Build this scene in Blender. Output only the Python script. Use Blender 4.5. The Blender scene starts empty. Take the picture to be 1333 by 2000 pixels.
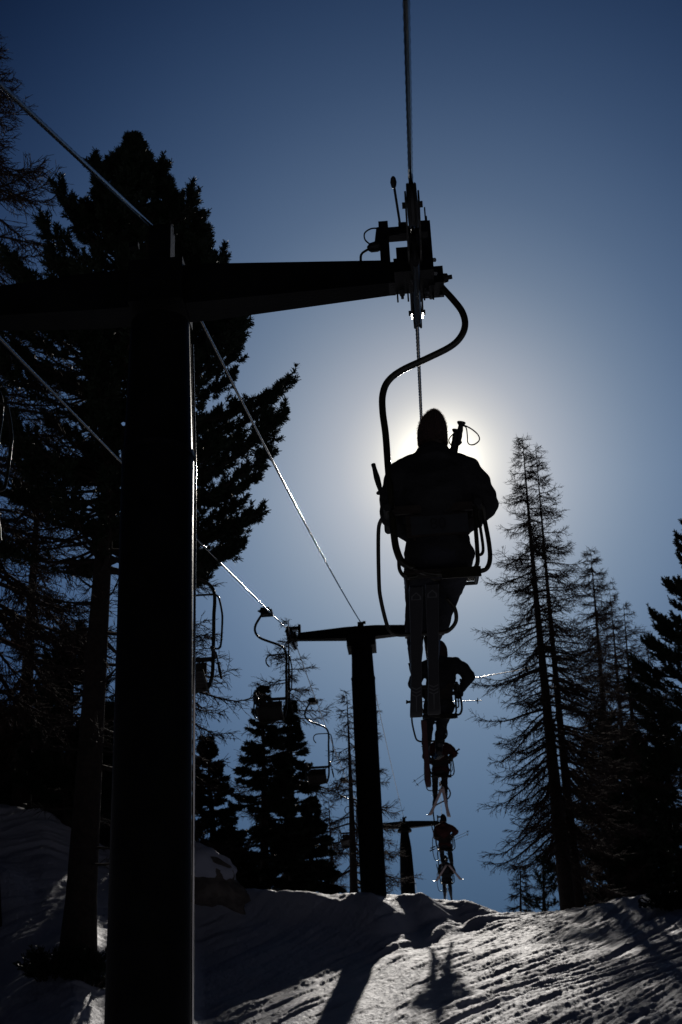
import bpy, bmesh, math, random
import numpy as np
from mathutils import Vector, Matrix, noise
random.seed(7); rng = np.random.default_rng(11)
C = bpy.context.scene.collection
R = math.radians

# ------------------------------------------------------------------ camera
F, W0, H0 = 2777.8, 1333.0, 2000.0            # 50 mm lens on 24 x 36 film, held upright
up = np.array([-253., 5800., -F]); up /= np.linalg.norm(up)
vw = np.array([0, 0, -1.]); fw = vw - vw.dot(up)*up; fw /= np.linalg.norm(fw)
RC = np.array([np.cross(fw, up), fw, up])     # camera axes -> world axes
cam_d = bpy.data.cameras.new('camera'); cam = bpy.data.objects.new('camera', cam_d); C.objects.link(cam)
cam_d.sensor_fit = 'VERTICAL'; cam_d.sensor_height = 36; cam_d.sensor_width = 24; cam_d.lens = 50
cam_d.clip_start = 0.1; cam_d.clip_end = 3000
cam.matrix_world = Matrix([list(RC[i]) + [0] for i in range(3)] + [[0, 0, 0, 1]])
cam_d.dof.use_dof = True; cam_d.dof.focus_distance = 10.0; cam_d.dof.aperture_fstop = 6.3
bpy.context.scene.camera = cam

def ray(u, v):
    return RC @ np.array([(u-W0/2)/F, -(v-H0/2)/F, -1.0])
def tv(u, v):                                  # tangent of elevation seen at a pixel of the photo
    d = ray(u, v); return d[2]/math.hypot(d[0], d[1])
def azi(u, v):
    d = ray(u, v); return math.atan2(d[0], d[1])

# ------------------------------------------------------------------ light
SUN_EL, SUN_AZ = R(27.3), R(4.5)
world = bpy.data.worlds.new('World'); bpy.context.scene.world = world; world.use_nodes = True
nt = world.node_tree; nt.nodes.clear()
out = nt.nodes.new('ShaderNodeOutputWorld'); bg = nt.nodes.new('ShaderNodeBackground')
sky = nt.nodes.new('ShaderNodeTexSky'); sky.sky_type = 'NISHITA'; sky.sun_disc = False
sky.sun_elevation = SUN_EL; sky.sun_rotation = SUN_AZ; sky.altitude = 2000; sky.dust_density = 1.0; sky.air_density = 1.0
tc = nt.nodes.new('ShaderNodeTexCoord'); dt = nt.nodes.new('ShaderNodeVectorMath'); dt.operation = 'DOT_PRODUCT'
sd = (math.sin(SUN_AZ)*math.cos(SUN_EL), math.cos(SUN_AZ)*math.cos(SUN_EL), math.sin(SUN_EL))
nrm = nt.nodes.new('ShaderNodeVectorMath'); nrm.operation = 'NORMALIZE'
nt.links.new(tc.outputs['Generated'], nrm.inputs[0]); nt.links.new(nrm.outputs[0], dt.inputs[0]); dt.inputs[1].default_value = sd
ac = nt.nodes.new('ShaderNodeMath'); ac.operation = 'ARCCOSINE'; nt.links.new(dt.outputs['Value'], ac.inputs[0])
mr = nt.nodes.new('ShaderNodeMath'); mr.operation = 'DIVIDE'; mr.inputs[1].default_value = R(60); nt.links.new(ac.outputs[0], mr.inputs[0])
ramp = nt.nodes.new('ShaderNodeValToRGB'); nt.links.new(mr.outputs[0], ramp.inputs[0])
RK = 6.0                                       # the aureole round the sun is much brighter than the rest
RAMP = [(0.0, (5.5, 4.9, 3.4)), (0.014, (3.8, 3.4, 2.4)), (0.028, (2.1, 1.90, 1.42)), (0.045, (1.34, 1.26, 1.04)), (0.067, (.97, .97, .89)), (0.1, (.66, .73, .73)), (0.135, (.47, .575, .63)), (0.18, (.335, .45, .545)), (0.25, (.215, .32, .43)), (0.34, (.10, .172, .275)), (0.43, (.033, .065, .125)), (0.6, (.008, .013, .022)), (1.0, (.003, .005, .009))]
RAMP = [(p, tuple(c/RK*1.06 for c in cc)) for p, cc in RAMP]
el = ramp.color_ramp.elements
el[0].position, el[0].color = RAMP[0][0], (*RAMP[0][1], 1); el[1].position, el[1].color = RAMP[-1][0], (*RAMP[-1][1], 1)
for p, c in RAMP[1:-1]:
    e = el.new(p); e.color = (*c, 1)
ramp.color_ramp.interpolation = 'B_SPLINE'
mx = nt.nodes.new('ShaderNodeMix'); mx.data_type = 'RGBA'; mx.blend_type = 'MULTIPLY'; mx.inputs[0].default_value = 1
gain = nt.nodes.new('ShaderNodeVectorMath'); gain.operation = 'SCALE'; gain.inputs['Scale'].default_value = RK; nt.links.new(ramp.outputs[0], gain.inputs[0])
nt.links.new(sky.outputs[0], mx.inputs[6]); nt.links.new(gain.outputs[0], mx.inputs[7])
sep = nt.nodes.new('ShaderNodeSeparateXYZ'); nt.links.new(nrm.outputs[0], sep.inputs[0])
hz = nt.nodes.new('ShaderNodeMapRange'); hz.inputs['From Min'].default_value = .12; hz.inputs['From Max'].default_value = .44; hz.inputs['To Min'].default_value = .56; hz.inputs['To Max'].default_value = 1.0
nt.links.new(sep.outputs['Z'], hz.inputs['Value'])
dim = nt.nodes.new('ShaderNodeVectorMath'); dim.operation = 'SCALE'; nt.links.new(mx.outputs[2], dim.inputs[0]); nt.links.new(hz.outputs[0], dim.inputs['Scale'])
nt.links.new(dim.outputs[0], bg.inputs[0]); bg.inputs[1].default_value = 0.15
nt.links.new(bg.outputs[0], out.inputs[0])
sl = bpy.data.lights.new('sun', 'SUN'); sl.energy = 4.2; sl.angle = R(0.53); sl.color = (1.0, 0.94, 0.86)
so = bpy.data.objects.new('sun', sl); C.objects.link(so)
so.rotation_euler = Vector(sd).to_track_quat('Z', 'Y').to_euler(); so.location = (0, 60, 60)
sc = bpy.context.scene
sc.view_settings.view_transform = 'Standard'; sc.view_settings.look = 'None'; sc.view_settings.exposure = -1.0; sc.view_settings.gamma = 1

# ------------------------------------------------------------------ materials
def mat(name, col, rough=.5, metal=0., var=0., scale=8., bump=0., bscale=30., spec=.5, col2=None):
    m = bpy.data.materials.new(name); m.use_nodes = True; t = m.node_tree; b = t.nodes['Principled BSDF']
    b.inputs['Base Color'].default_value = (*col, 1); b.inputs['Roughness'].default_value = rough
    b.inputs['Metallic'].default_value = metal; b.inputs['Specular IOR Level'].default_value = spec
    co = t.nodes.new('ShaderNodeTexCoord')
    if var or col2:
        n = t.nodes.new('ShaderNodeTexNoise'); n.inputs['Scale'].default_value = scale; n.inputs['Detail'].default_value = 5
        t.links.new(co.outputs['Object'], n.inputs['Vector'])
        r = t.nodes.new('ShaderNodeValToRGB'); t.links.new(n.outputs['Fac'], r.inputs[0])
        c2 = col2 or tuple(min(1, c*(1+var)) for c in col); c1 = col if col2 else tuple(c*(1-var) for c in col)
        r.color_ramp.elements[0].position = .35; r.color_ramp.elements[1].position = .65
        r.color_ramp.elements[0].color = (*c1, 1); r.color_ramp.elements[1].color = (*c2, 1)
        t.links.new(r.outputs[0], b.inputs['Base Color'])
    if bump:
        n2 = t.nodes.new('ShaderNodeTexNoise'); n2.inputs['Scale'].default_value = bscale; n2.inputs['Detail'].default_value = 4
        t.links.new(co.outputs['Object'], n2.inputs['Vector'])
        bp = t.nodes.new('ShaderNodeBump'); bp.inputs['Strength'].default_value = bump; bp.inputs['Distance'].default_value = .02
        t.links.new(n2.outputs['Fac'], bp.inputs['Height']); t.links.new(bp.outputs[0], b.inputs['Normal'])
    return m
M = dict(
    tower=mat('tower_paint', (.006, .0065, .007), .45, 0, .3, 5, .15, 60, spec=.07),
    steel=mat('galvanised_steel', (.16, .165, .17), .34, .85, .25, 30, .2, 120),
    rope=mat('steel_rope', (.3, .29, .27), .2, 1., .2, 60),
    polish=mat('bare_steel_rod', (.75, .72, .68), .13, 1.),
    dsteel=mat('dark_steel', (.012, .012, .013), .35, .5, .3, 20, .2, 90),
    rubber=mat('rubber', (.012, .012, .012), .6),
    chair=mat('chair_paint', (.020, .018, .010), .28, .1, .25, 12, .1, 70),
    wood=mat('seat_boards', (.018, .012, .008), .55, 0, .35, 9, .3, 40),
    plate=mat('number_plate', (.026, .028, .032), .5, 0, .12, 14),
    plate_ink=mat('plate_ink', (.008, .008, .01), .6),
    black=mat('black_cloth', (.007, .007, .009), .85, 0, .25, 10, .4, 45),
    brown=mat('brown_wool', (.045, .024, .022), .95, 0, .3, 60, .8, 160),
    red=mat('dark_red_cloth', (.04, .005, .005), .8, 0, .25, 8, .4, 45),
    red2=mat('rust_red_cloth', (.05, .007, .005), .8, 0, .25, 8, .4, 45),
    navy=mat('navy_cloth', (.007, .008, .014), .8, 0, .25, 8, .4, 45),
    skin=mat('skin', (.48, .27, .19), .5, 0, .08, 12),
    hair=mat('hair', (.03, .018, .01), .6),
    eye=mat('eye', (.02, .015, .01), .15),
    boot=mat('boot_plastic', (.018, .018, .022), .3, 0, .2, 10),
    buckle=mat('buckle_metal', (.5, .5, .5), .25, 1),
    ski=mat('ski_top', (.02, .02, .028), .3, 0, .2, 10),
    ski_base=mat('ski_base', (.006, .006, .009), .6, 0, .12, 20, spec=.2),
    ski_mark=mat('ski_base_print', (.022, .022, .028), .5),
    ski_red=mat('ski_base_red', (.06, .012, .012), .45, 0, .2, 8),
    ski_pale=mat('ski_base_pale', (.30, .23, .23), .45, 0, .2, 8),
    pole=mat('pole_shaft', (.35, .3, .24), .3, .6),
    bark=mat('bark', (.025, .017, .013), .9, 0, .4, 14, .8, 30),
    twig=mat('larch_twig', (.035, .02, .017), .9, 0, .3, 6),
    needle=mat('pine_needle', (.016, .026, .014), .6, 0, .3, 3, spec=.3),
    needle2=mat('dark_needle', (.013, .022, .012), .6, 0, .3, 3, spec=.3),
    rock=mat('rock', (.10, .085, .075), .8, 0, .4, 5, .8, 14, col2=(.20, .17, .15)),
)
fz = M['fuzz'] = mat('wool_fuzz', (.10, .06, .05), .8); _t = fz.node_tree; _tr = _t.nodes.new('ShaderNodeBsdfTranslucent'); _tr.inputs[0].default_value = (.55, .36, .28, 1)
_mx = _t.nodes.new('ShaderNodeMixShader'); _mx.inputs[0].default_value = .6; _t.links.new(_t.nodes['Principled BSDF'].outputs[0], _mx.inputs[1]); _t.links.new(_tr.outputs[0], _mx.inputs[2]); _t.links.new(_mx.outputs[0], _t.nodes['Material Output'].inputs[0])
# snow: bright, slightly glossy, small-scale grain and wind crust in the bump
def snow_mat():
    m = bpy.data.materials.new('snow'); m.use_nodes = True; t = m.node_tree; b = t.nodes['Principled BSDF']
    co = t.nodes.new('ShaderNodeTexCoord')
    n = t.nodes.new('ShaderNodeTexNoise'); n.inputs['Scale'].default_value = 1.3; n.inputs['Detail'].default_value = 6
    t.links.new(co.outputs['Object'], n.inputs['Vector'])
    r = t.nodes.new('ShaderNodeValToRGB'); t.links.new(n.outputs['Fac'], r.inputs[0])
    r.color_ramp.elements[0].position = .3; r.color_ramp.elements[1].position = .7
    r.color_ramp.elements[0].color = (.50, .53, .66, 1); r.color_ramp.elements[1].color = (.64, .66, .78, 1)
    t.links.new(r.outputs[0], b.inputs['Base Color'])
    b.inputs['Roughness'].default_value = .62; b.inputs['Specular IOR Level'].default_value = .18
    mp = t.nodes.new('ShaderNodeMapping'); mp.inputs['Rotation'].default_value = (0, 0, R(36)); mp.inputs['Scale'].default_value = (1, .22, 1)
    t.links.new(co.outputs['Object'], mp.inputs[0])
    n1 = t.nodes.new('ShaderNodeTexNoise'); n1.inputs['Scale'].default_value = 14; n1.inputs['Detail'].default_value = 6; n1.inputs['Roughness'].default_value = .65
    t.links.new(mp.outputs[0], n1.inputs['Vector'])
    n2 = t.nodes.new('ShaderNodeTexNoise'); n2.inputs['Scale'].default_value = 60; n2.inputs['Detail'].default_value = 3
    t.links.new(co.outputs['Object'], n2.inputs['Vector'])
    b1 = t.nodes.new('ShaderNodeBump'); b1.inputs['Strength'].default_value = .5; b1.inputs['Distance'].default_value = .05; t.links.new(n1.outputs['Fac'], b1.inputs['Height'])
    b2 = t.nodes.new('ShaderNodeBump'); b2.inputs['Strength'].default_value = .6; b2.inputs['Distance'].default_value = .01; t.links.new(n2.outputs['Fac'], b2.inputs['Height'])
    t.links.new(b1.outputs[0], b2.inputs['Normal']); t.links.new(b2.outputs[0], b.inputs['Normal'])
    return m
M['snow'] = snow_mat()

# ------------------------------------------------------------------ mesh helpers
class MB:
    """collects shapes and links them as ONE mesh object"""
    def __init__(s): s.v = []; s.f = []
    def add(s, vs, fs):
        o = len(s.v); s.v += [tuple(map(float, p)) for p in vs]; s.f += [tuple(i+o for i in f) for f in fs]
    def box(s, x0, x1, y0, y1, z0, z1):
        s.add([(x0,y0,z0),(x1,y0,z0),(x1,y1,z0),(x0,y1,z0),(x0,y0,z1),(x1,y0,z1),(x1,y1,z1),(x0,y1,z1)],
              [(3,2,1,0),(4,5,6,7),(0,1,5,4),(1,2,6,5),(2,3,7,6),(3,0,4,7)])
    def hexa(s, a, b):            # loft between two quads
        s.add(list(a)+list(b), [(3,2,1,0),(4,5,6,7),(0,1,5,4),(1,2,6,5),(2,3,7,6),(3,0,4,7)])
    def tube(s, pts, rad, n=10, caps=True, flat=1.0, helix=0):
        P = [np.array(p, float) for p in pts]; k = len(P)
        rad = [rad]*k if not hasattr(rad, '__len__') else rad
        T = []
        for i in range(k):
            t = P[min(i+1, k-1)]-P[max(i-1, 0)]; T.append(t/(np.linalg.norm(t)+1e-12))
        ref = np.array([0, 0, 1.]) if abs(T[0][2]) < .9 else np.array([1., 0, 0])
        a = np.cross(T[0], ref); a /= np.linalg.norm(a)
        vs = []; dist = 0
        for i in range(k):
            a = a-a.dot(T[i])*T[i]; a /= np.linalg.norm(a); b = np.cross(T[i], a)
            if i: dist += np.linalg.norm(P[i]-P[i-1])
            for j in range(n):
                th = 2*math.pi*j/n
                r = rad[i]
                if helix: r *= 1+.10*math.cos(6*(th-dist*2*math.pi/helix))
                vs.append(P[i]+r*(math.cos(th)*a+flat*math.sin(th)*b))
        fs = [(i*n+j, i*n+(j+1) % n, (i+1)*n+(j+1) % n, (i+1)*n+j) for i in range(k-1) for j in range(n)]
        if caps: fs += [tuple(range(n-1, -1, -1)), tuple((k-1)*n+j for j in range(n))]
        s.add(vs, fs)
    def ball(s, c, r, n=12, m=8, rot=None):
        r = (r,)*3 if not hasattr(r, '__len__') else r
        vs = [(0, 0, 1)]+[(math.sin(math.pi*i/m)*math.cos(2*math.pi*j/n), math.sin(math.pi*i/m)*math.sin(2*math.pi*j/n), math.cos(math.pi*i/m)) for i in range(1, m) for j in range(n)]+[(0, 0, -1)]
        q = []
        for v in vs:
            p = Vector((v[0]*r[0], v[1]*r[1], v[2]*r[2]))
            if rot is not None: p = rot @ p
            q.append((p[0]+c[0], p[1]+c[1], p[2]+c[2]))
        fs = [(0, 1+j, 1+(j+1) % n) for j in range(n)]
        fs += [(1+(i-1)*n+j, 1+i*n+j, 1+i*n+(j+1) % n, 1+(i-1)*n+(j+1) % n) for i in range(1, m-1) for j in range(n)]
        L = len(vs)-1; fs += [(L, 1+(m-2)*n+(j+1) % n, 1+(m-2)*n+j) for j in range(n)]
        s.add(q, fs)
    def cap(s, p0, p1, r0, r1, n=14):   # tapered limb with round ends
        p0 = np.array(p0, float); p1 = np.array(p1, float)
        s.ball(p0, r0, n, 9); s.ball(p1, r1, n, 9); s.tube([p0, p1], [r0, r1], n)
    def lathe(s, prof, c, axis=(0, 0, 1), n=20):
        ax = Vector(axis).normalized(); q = ax.to_track_quat('Z', 'Y')
        vs = []
        for r, z in prof:
            for j in range(n):
                p = q @ Vector((r*math.cos(2*math.pi*j/n), r*math.sin(2*math.pi*j/n), z)); vs.append((p[0]+c[0], p[1]+c[1], p[2]+c[2]))
        k = len(prof)
        fs = [(i*n+j, i*n+(j+1) % n, (i+1)*n+(j+1) % n, (i+1)*n+j) for i in range(k-1) for j in range(n)]
        fs += [tuple(range(n-1, -1, -1)), tuple((k-1)*n+j for j in range(n))]
        s.add(vs, fs)
    def mesh(s, name, m, smooth=True):
        me = bpy.data.meshes.new(name); me.from_pydata(s.v, [], s.f); me.update()
        me.materials.append(M[m] if isinstance(m, str) else m)
        if smooth: me.shade_smooth(); 
        return me
    def build(s, name, m, parent=None, smooth=True, sharp=35):
        me = s.mesh(name, m, smooth)
        if smooth and sharp:
            try: me.set_sharp_from_angle(angle=R(sharp))
            except Exception: pass
        return link(name, me, parent)
    def remesh(s, name, m, voxel, parent=None, smooth_it=6, wr=0., wscale=9.):
        me = s.mesh(name+'_src', m); o = bpy.data.objects.new('tmp', me); C.objects.link(o)
        md = o.modifiers.new('r', 'REMESH'); md.mode = 'VOXEL'; md.voxel_size = voxel; md.use_smooth_shade = True
        sm = o.modifiers.new('s', 'SMOOTH'); sm.iterations = smooth_it; sm.factor = .5
        dg = bpy.context.evaluated_depsgraph_get()
        me2 = bpy.data.meshes.new_from_object(o.evaluated_get(dg)); me2.name = name
        bpy.data.objects.remove(o); bpy.data.meshes.remove(me)
        if wr:
            for v, nrmv in zip(me2.vertices, [tuple(v.normal) for v in me2.vertices]):
                p = v.co*wscale; d = noise.noise(Vector((p.x, p.y, p.z*2.2)))+.5*noise.noise(p*2.3)
                v.co += Vector(nrmv)*(d*wr)
        if not me2.materials: me2.materials.append(M[m])
        me2.shade_smooth()
        return link(name, me2, parent)
def link(name, me, parent=None):
    o = bpy.data.objects.new(name, me); C.objects.link(o)
    if parent is not None: o.parent = parent
    return o
def tag(o, label, cat, group=None):
    o['label'] = label; o['category'] = cat
    if group: o['group'] = group
    return o
def thing(name, label, cat, mw=None, group=None):
    o = bpy.data.objects.new(name, None); C.objects.link(o); o.empty_display_size = .2
    if mw is not None: o.matrix_world = mw
    return tag(o, label, cat, group)
def smoothpath(pts, sub=6):
    P = [np.array(p, float) for p in pts]; P = [2*P[0]-P[1]]+P+[2*P[-1]-P[-2]]; o = []
    for i in range(1, len(P)-2):
        for k in range(sub):
            t = k/sub; a, b, c, d = P[i-1], P[i], P[i+1], P[i+2]
            o.append(.5*((2*b)+(c-a)*t+(2*a-5*b+4*c-d)*t*t+(-a+3*b-3*c+d)*t**3))
    o.append(P[-2]); return o

# ------------------------------------------------------------------ snow ground (one sheet)
def perlin(x, y, seed=0):
    rg = np.random.default_rng(seed); perm = rg.permutation(512); ang = rg.random(512)*2*np.pi
    xi = np.floor(x).astype(int); yi = np.floor(y).astype(int); xf = x-xi; yf = y-yi
    def g(ix, iy):
        h = perm[(perm[ix & 255]+iy) & 511]; return np.cos(ang[h]), np.sin(ang[h])
    u = xf*xf*xf*(xf*(xf*6-15)+10); w = yf*yf*yf*(yf*(yf*6-15)+10)
    def d(ix, iy, dx, dy):
        a, b = g(ix, iy); return a*dx+b*dy
    n00 = d(xi, yi, xf, yf); n10 = d(xi+1, yi, xf-1, yf); n01 = d(xi, yi+1, xf, yf-1); n11 = d(xi+1, yi+1, xf-1, yf-1)
    return (n00*(1-u)+n10*u)*(1-w)+(n01*(1-u)+n11*u)*w
# columns of the slope: (photo column, {distance: height})
RR = [0, 4, 7.6, 14, 20, 22, 23, 24, 24.7, 25.3, 26, 26.5, 27, 27.5, 28, 28.5, 29, 29.5, 30, 30.5, 31, 31.5, 32, 32.5, 33, 33.5, 34, 35.5, 38, 45, 62, 100, 320]
def col(u, d):
    rs = sorted(d); return azi(u, 1750), np.interp(RR, rs, [d[r] for r in rs])
def T(u, v, r): return tv(u, v)*r
far = {62: 8.0, 100: 11, 320: 20}
COLS = [
 col(-900, {0:-1.6, 7.6:-.6, 14:1.5, 20:4.2, 24:6.0, 30:9, 37:11, 45:12, 62:14, 100:17, 320:25}),
 col(-300, {0:-1.6, 7.6:-1.0, 14:.8, 20:3.0, 24:5.0, 30:8.2, 34:9.2, 45:10.5, 62:12, 100:15, 320:25}),
 col(0,   {0:-1.6, 7.6:-1.2, 14:.4, 20:T(0,1960,20), 22:T(0,1890,22), 24:T(0,1800,24), 25.5:T(0,1697,25.5), 27:T(0,1680,27), 30:T(0,1577,30), 32:T(0,1572,32), 34:7.9, 45:9, **far}),
 col(75,  {0:-1.6, 7.6:-1.2, 14:.35, 20:T(75,1930,20), 22:T(75,1868,22), 24:T(75,1800,24), 26:T(75,1722,26), 28:T(75,1650,28), 30:T(75,1583,30), 34:7.6, 45:8.6, **far}),
 col(150, {0:-1.6, 7.6:-1.25, 14:.3, 20:T(150,1905,20), 22:T(150,1850,22), 24:T(150,1790,24), 26:T(150,1740,26), 28:T(150,1690,28), 30:T(150,1625,30), 34:7.3, 45:8.2, **far}),
 col(210, {0:-1.6, 7.6:-1.3, 14:.3, 20:T(210,1940,20), 24:T(210,1830,24), 26:T(210,1762,26), 28:T(210,1715,28), 30:T(210,1660,30), 34:7.0, 45:7.6, **far}),
 col(300, {0:-1.6, 7.6:-1.35, 14:.2, 20:T(300,1990,20), 24:T(300,1900,24), 28:T(300,1770,28), 30:T(300,1715,30), 34:6.7, 45:7.2, **far}),
 col(400, {0:-1.6, 7.6:-1.35, 14:.1, 20:1.55, 24:T(400,1995,24), 25.3:T(400,1938,25.3), 26.5:T(400,1893,26.5), 27.5:T(400,1853,27.5), 28.5:T(400,1803,28.5), 29.5:T(400,1738,29.5), 31:5.95, 34:6.3, 45:7.0, **far}),
 col(500, {0:-1.6, 7.6:-1.35, 14:.1, 20:1.6, 23:T(500,2002,23), 24.3:T(500,1968,24.3), 25.3:T(500,1940,25.3), 26:T(500,1908,26), 27:T(500,1874,27), 28:T(500,1840,28), 29:T(500,1800,29), 30:T(500,1738,30), 32:5.95, 34:6.15, 45:7.0, **far}),
 col(600, {0:-1.6, 7.6:-1.35, 14:.1, 20:1.7, 24:T(600,1958,24), 25.3:T(600,1928,25.3), 26:T(600,1907,26), 27:T(600,1875,27), 28:T(600,1842,28), 29:T(600,1801,29), 30:T(600,1742,30), 32:5.9, 34:6.1, 45:7.0, **far}),
 col(720, {0:-1.6, 7.6:-1.35, 14:.1, 20:1.9, 24:T(720,1945,24), 25.3:T(720,1920,25.3), 26.5:T(720,1895,26.5), 27:T(720,1886,27), 28:T(720,1861,28), 29:T(720,1820,29), 29.5:T(720,1792,29.5), 30.5:T(720,1746,30.5), 32:5.88, 34:6.1, 45:6.9, **far}),
 col(820, {0:-1.6, 7.6:-1.35, 14:.1, 20:T(820,1992,20), 24:T(820,1924,24), 28:T(820,1864,28), 29.5:T(820,1843,29.5), 30:T(820,1831,30), 31:T(820,1796,31), 32:T(820,1747,32), 34:6.1, 35.5:6.2, 45:6.8, **far}),
 col(900, {0:-1.6, 7.6:-1.35, 14:.1, 20:T(900,1985,20), 24:T(900,1910,24), 28:T(900,1858,28), 30:T(900,1838,30), 31.5:T(900,1821,31.5), 32.5:T(900,1792,32.5), 33.5:T(900,1759,33.5), 37:6.2, 45:6.7, **far}),
 col(1000,{0:-1.6, 7.6:-1.35, 14:.1, 20:T(1000,1980,20), 24:T(1000,1898,24), 28:T(1000,1845,28), 31:T(1000,1812,31), 34:T(1000,1787,34), 37:6.0, 45:6.4, **far}),
 col(1130,{0:-1.6, 7.6:-1.3, 14:.15, 20:T(1130,1975,20), 24:T(1130,1890,24), 28:T(1130,1825,28), 31:T(1130,1790,31), 33:T(1130,1776,33), 37:5.9, 45:6.4, **far}),
 col(1250,{0:-1.6, 7.6:-1.25, 14:.25, 20:T(1250,1960,20), 24:T(1250,1872,24), 28:T(1250,1797,28), 31:T(1250,1752,31), 34:5.8, 45:6.4, **far}),
 col(1333,{0:-1.6, 7.6:-1.2, 14:.3, 20:T(1333,1945,20), 24:T(1333,1860,24), 28:T(1333,1788,28), 31:T(1333,1750,31), 34:5.9, 45:6.6, **far}),
 col(1600,{0:-1.6, 7.6:-1.0, 14:.6, 20:2.6, 24:3.9, 28:5.2, 31:6.0, 45:8, 62:9, 100:12, 320:22}),
]
CA = np.array([c[0] for c in COLS]); CZ = np.array([c[1] for c in COLS]); RRa = np.array(RR, float)
def herm(x, xs, Y):                        # smooth monotone-ish cubic along r; Y is (cols, len(xs))
    h = np.diff(xs); dl = np.diff(Y, axis=1)/h; m = np.zeros_like(Y)
    m[:, 1:-1] = np.where(dl[:, :-1]*dl[:, 1:] > 0, 2*dl[:, :-1]*dl[:, 1:]/(dl[:, :-1]+dl[:, 1:]+1e-9), 0); m[:, 0] = dl[:, 0]; m[:, -1] = dl[:, -1]
    i = np.clip(np.searchsorted(xs, x)-1, 0, len(xs)-2); t = (x-xs[i])/h[i]
    return ((2*t**3-3*t**2+1)*Y[:, i]+(t**3-2*t**2+t)*h[i]*m[:, i]+(-2*t**3+3*t**2)*Y[:, i+1]+(t**3-t**2)*h[i]*m[:, i+1])
def base_grid(az, r):                      # az (A,), r (N,) -> (A,N)
    Zc = herm(r, RRa, CZ)                  # (cols, N)
    azc = np.clip(az, CA[0], CA[-1]); i = np.clip(np.searchsorted(CA, azc)-1, 0, len(CA)-2)
    t = (azc-CA[i])/(CA[i+1]-CA[i]); t = t*t*(3-2*t)*.6+t*.4
    z = Zc[i]*(1-t)[:, None]+Zc[i+1]*t[:, None]
    ahead = np.cos(np.clip(np.abs(az)-R(25), 0, np.pi))      # turning away: slope falls off behind the camera
    k = ((ahead+1)/2)[:, None]
    zb = -1.6-.24*r[None, :]*np.exp(-r[None, :]/160)
    return z*k+zb*(1-k)
def detail(x, y, r, lvl=1):
    c, s = math.cos(R(36)), math.sin(R(36))
    a = x*c-y*s; b = x*s+y*c               # b runs along the old ski tracks
    warp = perlin(x*.35, y*.35, 9)*1.2
    z = .07*perlin(x*.45+3, y*.40, 1)
    a = a+1.6*perlin(x*.13, y*.11, 21); md = .35+1.3*np.clip(perlin(x*.38, y*.30, 22)+.42, 0, 1)
    tr = perlin(a*1.3+warp*.6, b*.10, 2); z = z+md*.085*(.5-np.abs(tr)*2)
    z = z+md*.06*(.5-np.abs(perlin(a*3.4+warp, b*.13, 3))*2)+.042*perlin(a*6.0+warp, b*.32, 15)+.045*perlin(a*13, b*.8, 4)
    z = z+.018*perlin(x*17, y*9, 5)+.013*perlin(x*41, y*22, 12)
    z = z+.03*perlin(x*5.5, y*3.6, 31)*(1.6-md)
    cl = perlin(x*1.3+7, y*.8, 6); z = z+.22*np.clip(cl-.34, 0, 1)
    cl2 = perlin(x*5.1, y*3.2, 8); z = z+.05*np.clip(cl2-.30, 0, 1)
    return z
def gz(x, y):                              # ground height under a point
    r = math.hypot(x, y); return float(base_grid(np.array([math.atan2(x, y)]), np.array([r]))[0, 0])
azs = np.concatenate([np.linspace(-np.pi, R(-20), 90, endpoint=False), np.linspace(R(-20), R(-15.5), 30, endpoint=False), np.linspace(R(-15.5), R(15.5), 500, endpoint=False), np.linspace(R(15.5), R(20), 30, endpoint=False), np.linspace(R(20), np.pi, 90)])
rs = np.concatenate([np.linspace(.4, 16, 40, endpoint=False), np.linspace(16, 36, 460, endpoint=False), 36*np.exp(np.linspace(0, math.log(320/36), 70))])
Z = base_grid(azs, rs); X = np.sin(azs)[:, None]*rs[None, :]; Y = np.cos(azs)[:, None]*rs[None, :]
fade = np.clip((rs-8)/8, 0, 1)*np.clip((60-rs)/25, .3, 1)
amp = .55+.42*np.clip((azs-R(1))/R(4), 0, 1)                  # the left of the piste is smoother
Z = Z+detail(X, Y, rs)*fade[None, :]*amp[:, None]
A_, N_ = Z.shape
vs = np.stack([X, Y, Z], -1).reshape(-1, 3)
ia, ir = np.meshgrid(np.arange(A_-1), np.arange(N_-1), indexing='ij'); q0 = (ia*N_+ir).ravel()
fs = np.stack([q0, q0+1, q0+N_+1, q0+N_], -1)[:, ::-1]
def np_mesh(name, vs, fs, m, smooth=True):
    me = bpy.data.meshes.new(name); k = fs.shape[1]
    me.vertices.add(len(vs)); me.vertices.foreach_set('co', np.asarray(vs, np.float32).ravel())
    me.loops.add(fs.size); me.loops.foreach_set('vertex_index', fs.ravel().astype(np.int32))
    me.polygons.add(len(fs)); me.polygons.foreach_set('loop_start', (np.arange(len(fs))*k).astype(np.int32)); me.polygons.foreach_set('loop_total', np.full(len(fs), k, np.int32))
    me.update(calc_edges=True); me.materials.append(M[m])
    if smooth: me.shade_smooth()
    return me
gnd = link('snow_ground', np_mesh('snow_ground', vs, fs, 'snow')); gnd['kind'] = 'structure'

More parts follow.
